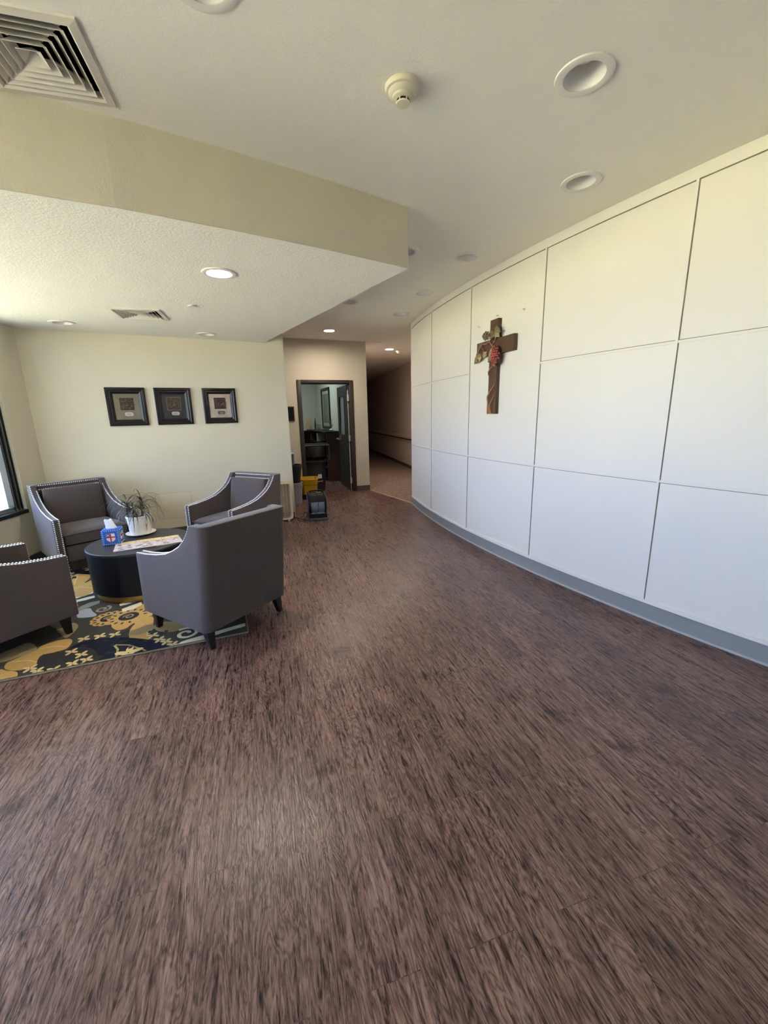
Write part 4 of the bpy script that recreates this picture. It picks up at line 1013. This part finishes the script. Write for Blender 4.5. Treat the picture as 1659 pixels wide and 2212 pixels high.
bucket((bk[0], bk[1], 0.0), .375, .130, .150, greyp, mat('grey_rim', (.42, .42, .43), .4), 'light grey pail on the floor, bottom of the stack beside the office door', ha=R(20))
blackp = mat('black_pail_plastic', (0.012, 0.012, 0.013), .35, var=.6, vscale=9)
bucket((bk[0]+.01, bk[1], .377), .315, .108, .148, blackp, mat('black_rim', (.03, .03, .035), .4), 'black pail stained with grey, stacked on the light grey pail', handle=False)
bc = bucket((bk[0]-.045, bk[1], .694), .20, .082, .084, mat('blue_can_label', (.10, .12, .17), .4, var=.5, vscale=18), MT['hinge'], 'small blue-grey paint can with a white lid, standing on the black pail', cat='paint can', name='paint_can', lid=MT['white'], ha=R(15))
m = MB(); m.tube([(-1.76, 7.60, 0.0), (-1.75, 7.66, 1.07)], .012, 8); sh_ = m.build('shaft', MT['legwood'], None)
root = empty('broom_handle', (-1.76, 7.60, 0), 0, 'thin black pole showing above the paint can beside the wall edge', 'pole'); sh_.parent = root; sh_.location = (1.76, -7.60, 0)
m = MB(); m.ball((.01, .06, 1.07), .0125, 8, 6); m.build('grip', MT['legwood'], root)

# yellow mop bucket on casters
yel = mat('yellow_mop_plastic', (0.62, 0.36, 0.012), .42, var=.12, vscale=7)
root = empty('mop_bucket', (-1.405, 7.70, 0), R(10), 'yellow mop bucket on casters in front of the office door', 'mop bucket')
m = MB(); rows = []
def oct_(a, b, c_): return [(-a+c_, -b), (a-c_, -b), (a, -b+c_), (a, b-c_), (a-c_, b), (-a+c_, b), (-a, b-c_), (-a, -b+c_)]
for a, b, z in ((.135, .11, .085), (.150, .14, .275), (.152, .145, .277), (.160, .158, .365), (.167, .166, .370), (.167, .166, .378), (.150, .148, .378), (.12, .10, .10)):
    rows.append([(x, y, z+(0.02 if (z > .36 and abs(x) > .1 and y > 0) else 0)) for x, y in oct_(a, b, .045)])
V = m.grid(rows, wrapu=True); m.face(V[0]); m.face(V[-1]); m.build('tub', yel, root, smooth=20, bevel=.003)
m = MB(); m.grid([[(x, y, z) for x, y in oct_(.1545, .147, .045)] for z in (.271, .278)], wrapu=True); m.build('groove', mat('groove_shadow_line', (.10, .055, .01), .6), root, smooth=0)
m = MB(); m.box((0, 0, .075), (.30, .24, .022)); m.build('chassis', MT['legwood'], root, bevel=.004)
for x in (-.12, .12):
    for y in (-.09, .09):
        m = MB(); m.lathe([(0, -.012), (.030, -.012), (.032, 0), (.030, .012), (0, .012)], 18, (x, y, .033), Matrix.Rotation(R(90), 4, 'X')); m.build('caster', MT['legwood'], root)

# air mover
amb = mat('slate_blue_plastic', (0.15, 0.18, 0.23), .45, var=.12, vscale=8); amk = mat('black_plastic', (0.006, 0.006, 0.007), .6, spec=.25)
root = empty('air_mover', (-1.035, 6.18, 0), R(14), 'blue-grey snail-shaped carpet dryer fan with a cord on the wooden floor', 'air mover')
def snail(sc):
    P = []
    for k in range(25):
        a = R(-60 + 270*k/24); r_ = (.165+.0*k)*sc; P.append((r_*math.cos(a), .205+r_*math.sin(a)))
    P += [(-.17*sc, .03), (.175*sc, .03)]
    return P
MX = Matrix(((0, 0, 1, 0), (-1, 0, 0, 0), (0, 1, 0, 0), (0, 0, 0, 1)))   # x->-y(front), y->z, extrude->x
def prof2(r_, cz): return [(r_*math.cos(R(a)), cz+r_*math.sin(R(a))) for a in range(-40, 221, 10)]
m = MB(); m.prism(prof2(.172, .212)+[(-.17, .045), (.17, .045)], -.115, .115, MX); m.build('drum', amb, root, smooth=25, bevel=.004)
m = MB(); m.prism([(r*math.cos(R(a)), .212+r*math.sin(R(a))) for r, a in [(.177, q) for q in range(18, 170, 8)]] + [(.150*math.cos(R(q)), .212+.150*math.sin(R(q))) for q in range(168, 16, -8)], -.118, .118, MX)
m.build('top_cover', amk, root, smooth=25)
for s_ in (-1, 1):
    m = MB(); m.prism([(.190*math.cos(R(a)), .212+.190*math.sin(R(a))) for a in range(-35, 216, 10)]+[(-.19, .03), (.20, .03)], s_*.115-.012, s_*.115+.016, MX); sd = m.build('side_housing', amk, root, smooth=25, bevel=.004)
    m = MB()
    for k in range(9): y = -.12+.03*k; m.box((s_*.137, -y, .212), (.006, .006, 2*math.sqrt(max(.0001, .14**2-y*y))))
    for r_ in (.05, .095, .14): m.lathe([(r_, -.003), (r_+.005, -.003), (r_+.005, .003), (r_, .003)], 30, (s_*.137, 0, .212), Matrix.Rotation(R(90), 4, 'Y'), close=True)
    m.build('intake_grille', mat('blue_grille', (.10, .13, .20), .4), sd, smooth=0)
m = MB(); m.box((0, -.165, .05), (.27, .07, .07)); m.build('outlet_mouth', amk, root, bevel=.006)
m = MB(); m.box((0, -.02, .018), (.30, .40, .030)); tag(m.build('base', mat('scuffed_base', (.06, .07, .085), .5, var=.5, vscale=20), root, bevel=.006), 'scuffed grey-blue base')
m = MB(); m.tube(smoothpath([(-.09, .02, .375), (-.085, 0, .412), (.085, 0, .412), (.09, .02, .375)]), .011, 8); m.build('carry_handle', amk, root)
m = MB(); m.box((.03, -.02, .394), (.07, .016, .004)); m.build('name_label', MT['white'], root, smooth=0)
m = MB(); m.tube(smoothpath([(-.0, .02, .395), (.005, -.10, .37), (.01, -.178, .22), (0, -.19, .13), (-.06, -.205, .09), (-.13, -.215, .02), (-.19, -.20, .008)]), .004, 6); m.build('front_cord', amk, root)
m = MB(); m.tube(smoothpath([(-.13, -.02, .06), (-.19, .0, .09), (-.21, .05, .02), (-.26, .02, .008), (-.25, -.08, .008), (-.19, -.12, .008), (-.22, -.20, .008), (-.30, -.16, .008), (-.29, -.04, .01), (-.36, .07, .01)]), .0045, 6); m.build('power_cord', amk, root)
m = MB(); m.box((-.385, .085, .014), (.055, .025, .02), rz=R(-30)); tag(m.build('plug', MT['white'], root, bevel=.003), 'white plug on the floor')

# ---------------------------------------------------------------- office: waste bin, cart, bookcases, picture, ornaments
root = empty('waste_bin', (-1.43, 8.55, 0), R(20), 'large dark grey round waste bin inside the office doorway', 'waste bin')
gb = mat('charcoal_bin_plastic', (0.022, 0.024, 0.026), .5)
m = MB(); m.lathe([(0, .0), (.19, .0), (.20, .01), (.245, .60), (.262, .605), (.264, .64), (.25, .645), (.19, .02), (0, .02)], 48)
m.build('bin_body', gb, root, smooth=30)
m = MB(); m.lathe([(.262, .60), (.272, .606), (.27, .625), (.262, .63)], 48); m.box((.0, -.253, .56), (.16, .03, .022)); m.build('rim', MT['black'], root)
m = MB(); m.box((.06, -.226, .32), (.075, .006, .08)); st = m.build('sticker', MT['shieldwhite'], root, smooth=0)
m = MB(); m.box((.053, -.231, .33), (.006, .002, .03), ry=R(25)); m.box((.067, -.231, .33), (.006, .002, .03), ry=R(-25)); m.box((.06, -.231, .308), (.006, .002, .02)); m.build('sticker_mark', MT['ink'], st, smooth=0)
root = empty('janitor_caddy', (-1.43, 8.55, 0), R(20), 'black caddy bag and grey rail over the top of the waste bin', 'caddy')
m = MB(); rows = []
for k, (a, z) in enumerate(((.20, .68), (.27, .72), (.29, .86), (.275, .93))):
    rows.append([(a*math.cos(2*PI*i/24)*1.0, a*math.sin(2*PI*i/24)*.95, z+(.03*math.sin(3*2*PI*i/24) if k == 0 else 0)) for i in range(24)])
m.grid(rows, wrapu=True); m.build('bag', mat('black_bag_vinyl', (.008, .008, .009), .35, bump=.4, bscale=25), root)
m = MB(); m.tube([(-.27, -.24, .95), (.27, -.24, .95), (.30, .20, .95), (-.27, .24, .95), (-.27, -.24, .95)], .013, 8); m.tube([(-.27, -.24, .95), (-.29, -.26, .70)], .012, 8); m.tube([(.28, -.22, .95), (.27, -.25, .66)], .010, 8)
m.build('rail', mat('grey_rail', (.06, .062, .066), .4), root)
root = empty('dolly', (-1.43, 8.55, 0), 0, 'low dark dolly with a pale curved strap round the foot of the waste bin', 'dolly') if False else None
m = MB(); m.tube([(-1.43+.235*math.cos(a), 8.55+.235*math.sin(a), .235+.02*math.sin(a*1.5)) for a in [R(-150+110*i/16) for i in range(17)]], .012, 6)
tag(m.build('hose_loop', mat('faded_hose', (.30, .20, .17), .5)), 'faded pinkish strap round the lower part of the grey waste bin', 'strap')

def bookcase(p, d, L_, dep, H_, n, label, endmat=None):
    d = Vector(d).normalized(); ang = math.atan2(d.y, d.x)
    root = empty('bookcase', (p[0], p[1], 0), ang, label, 'bookcase', 'low dark bookcases in the office')
    wm = MT['bkw']
    m = MB(); m.box((L_/2, dep/2, H_-.015), (L_+.02, dep+.02, .03)); m.build('top', wm, root, bevel=.003)
    for x in (.012, L_-.012):
        m = MB(); m.box((x, dep/2, (H_-.03)/2), (.024, dep, H_-.03)); m.build('side_panel', endmat or wm, root, smooth=0)
    m = MB(); m.box((L_/2, dep-.008, (H_-.03)/2), (L_-.05, .012, H_-.03)); m.build('back_panel', wm, root, smooth=0)
    for k in range(n):
        z = .05 + (H_-.08)*k/n; m = MB(); m.box((L_/2, dep/2-.01, z), (L_-.05, dep-.03, .022)); m.build('shelf', wm, root, smooth=0)
    return root, ang
MT['bkw'] = mat('dark_walnut', (0.012, 0.007, 0.006), .45, var=.4, vscale=8, stretch=(1, 1, 6))
endm = mat('reddish_end_panel', (0.05, 0.024, 0.015), .5, var=.3, vscale=6, stretch=(4, 4, .6))
# first case runs along the right office wall (its open side faces the room), second along the back
BD = -od.normalized()
bp_ = oa + od.normalized()*3.35 + Vector((-.935, -.355))*.33
root, ang = bookcase((bp_.x, bp_.y), BD, 1.95, .31, 1.17, 4, 'low dark bookcase along the office wall under the tall picture', endm)
b2p = (-2.72, 11.42)
bookcase(b2p, (1, .25), 1.02, .30, 1.14, 3, 'low dark bookcase across the back of the office under the carved ornament')
rb_ = random.Random(9)
def book(par_p, d, x, z, w_, h_, dep, colr, label):
    d = Vector(d).normalized(); q = Vector((par_p[0], par_p[1])) + d*(x)
    root = empty('book', (q.x, q.y, z), math.atan2(d.y, d.x), label, 'book', 'pale books and binders on the office shelves')
    m = MB(); m.box((w_/2, .02+dep/2, h_/2), (w_, dep, h_)); m.build('cover', colr, root, smooth=0)
    m = MB(); m.box((w_/2, .024+dep/2, h_/2+.0005), (w_*.8, dep, h_-.004)); m.build('pages', MT['plaque'], root, smooth=0)
bwhite = mat('pale_binder', (.38, .38, .37), .5); bgrey = mat('grey_binder', (.13, .13, .14), .5)
for (pp, dd, x, z, h_, w_, cl, lab) in [(b2p, (1, .25), .16, .777, .26, .05, bgrey, 'grey binder on the top shelf of the back bookcase, leftmost'), (b2p, (1, .25), .23, .777, .25, .03, bwhite, 'pale binder beside the grey one on the back bookcase'),
                                     ((bp_.x, bp_.y), BD, .78, .897, .20, .06, bwhite, 'pale binder on the top shelf of the bookcase under the tall picture'), ((bp_.x, bp_.y), BD, 1.05, .062, .24, .045, bwhite, 'pale book on the bottom shelf of the bookcase under the tall picture'),
                                     ((bp_.x, bp_.y), BD, 1.15, .062, .22, .05, bgrey, 'grey book on the bottom shelf beside the pale one')]:
    book(pp, dd, x, z, w_, h_, .2, cl, lab)
# frame leaning on the lowest shelf
root = empty('leaning_frame', (0, 0, 0), 0, 'thin pale-edged frame standing low in the office bookcase', 'frame')
root.matrix_world = wall_mw(Vector((bp_.x, bp_.y))+BD*1.62+Vector((-.935, -.355))*(.02), BD, .19)
m = MB(); frame_ring(m, .26, .25, .012, [(0, 0), (0, .012), (1, .012), (1, 0)]); m.build('frame', bwhite, root, smooth=0)
m = MB(); m.box((0, 0, .004), (.24, .23, .004)); m.build('panel', MT['black'], root, smooth=0)
# tall picture on the office right wall
pc = oa + od.normalized()*2.62
root = empty('tall_picture', (0, 0, 0), 0, 'tall black framed picture with a pale mat on the office wall seen through the doorway', 'picture')
root.matrix_world = wall_mw(pc + Vector((-.935, -.355))*.002, BD, 1.71)
m = MB(); frame_ring(m, .86, 1.02, .07, [(0, 0.002), (0, .035), (.6, .035), (1, .02), (1, .005)]); m.build('frame', MT['frameblack'], root, smooth=0)
m = MB(); m.box((0, 0, .010), (.73, .89, .008)); m.build('mat_board', mat('gilt_mat', (.42, .38, .26), .6), root, smooth=0)
m = MB(); m.box((0, 0, .016), (.56, .72, .006)); m.build('print', mat('misty_landscape_print', (.14, .16, .12), .6, var=.8, vscale=4, detail=6), root, smooth=0)
# ornaments on the bookcases
z0 = 1.141
root = empty('carved_ornament', (-2.035, 11.70, z0), R(20), 'knobbly tan carved ornament on the back bookcase in the office', 'ornament')
m = MB(); P = []
for i in range(15):
    t = i/14; r_ = .083*math.sin(PI*min(1, .18+.8*t))**.6*(1-.35*t); row = []
    for k in range(20): a = 2*PI*k/20; q = r_*(1+.22*math.sin(4*a+5*t)+.12*math.sin(9*a-11*t)); row.append((q*math.cos(a), q*.5*math.sin(a), .02+.34*t))
    P.append(row)
V = m.grid(P, wrapu=True); m.face(V[0]); m.face(V[-1]); m.build('body', mat('tan_carving', (.55, .42, .25), .6, var=.5, vscale=16), root)
m = MB(); m.box((0, 0, .012), (.16, .09, .022)); m.build('plinth', MT['bkw'], root, bevel=.003)
root = empty('pointed_figurine', (-1.872, 11.78, z0), 0, 'slim dark pointed figurine right of the carved ornament', 'figurine')
m = MB(); m.lathe([(0, 0), (.034, 0), (.036, .02), (.026, .04), (.03, .12), (.022, .2), (.018, .24), (.006, .34), (0, .35)], 20); m.build('body', mat('dark_green_bronze', (.05, .06, .05), .5), root)
m = MB(); m.lathe([(0, 0), (.038, 0), (.038, .012), (0, .012)], 20); m.build('foot', MT['bkw'], root)
root = empty('desk_organizer', (-1.738, 11.80, z0), R(14), 'small grey wire desk organizer with papers on the back bookcase', 'organizer')
for k in range(4):
    m = MB(); m.box((0, 0, .01+k*.048), (.16, .12, .006)); m.build('tray', bgrey, root, smooth=0)
for x in (-.078, .078):
    for y in (-.056, .056):
        m = MB(); m.box((x, y, .085), (.006, .006, .17)); m.build('post', bgrey, root, smooth=0)
m = MB(); m.box((0, 0, .072), (.14, .10, .02)); m.build('papers', bwhite, root, smooth=0)
root = empty('small_figurine', (-1.235, 10.12, 1.172), 0, 'small grey-green branching figurine partly hidden by the office door', 'figurine')
m = MB()
for k in range(7):
    a = k*.9; m.tube(smoothpath([(0, 0, .02), (.02*math.cos(a), .02*math.sin(a), .1+.01*k), (.055*math.cos(a), .055*math.sin(a), .14+.022*k)]), [.010]*8+[.006]*9, 6)
m.build('branches', mat('sage_coral', (.22, .22, .16), .6), root)
m = MB(); m.lathe([(0, 0), (.045, 0), (.05, .03), (.02, .05), (0, .05)], 20); m.build('dish', MT['white'], root)

# ---------------------------------------------------------------- unseen ceiling lamp, added to light the office
root = empty('office_fill_light', (-2.2, 10.0, HC), 0, 'unseen ceiling light added to brighten the office', 'ceiling light')
m = MB(); m.box((0, 0, -.02), (.62, .62, .035)); m.build('housing', MT['white'], root, smooth=0)
m = MB(); m.box((0, 0, -.04), (.56, .56, .006)); m.build('diffuser', mat('fill_light_lens', (.9, .9, .9), .5, emit=(.88, 1.0, .92), estr=17.0), root, smooth=0)
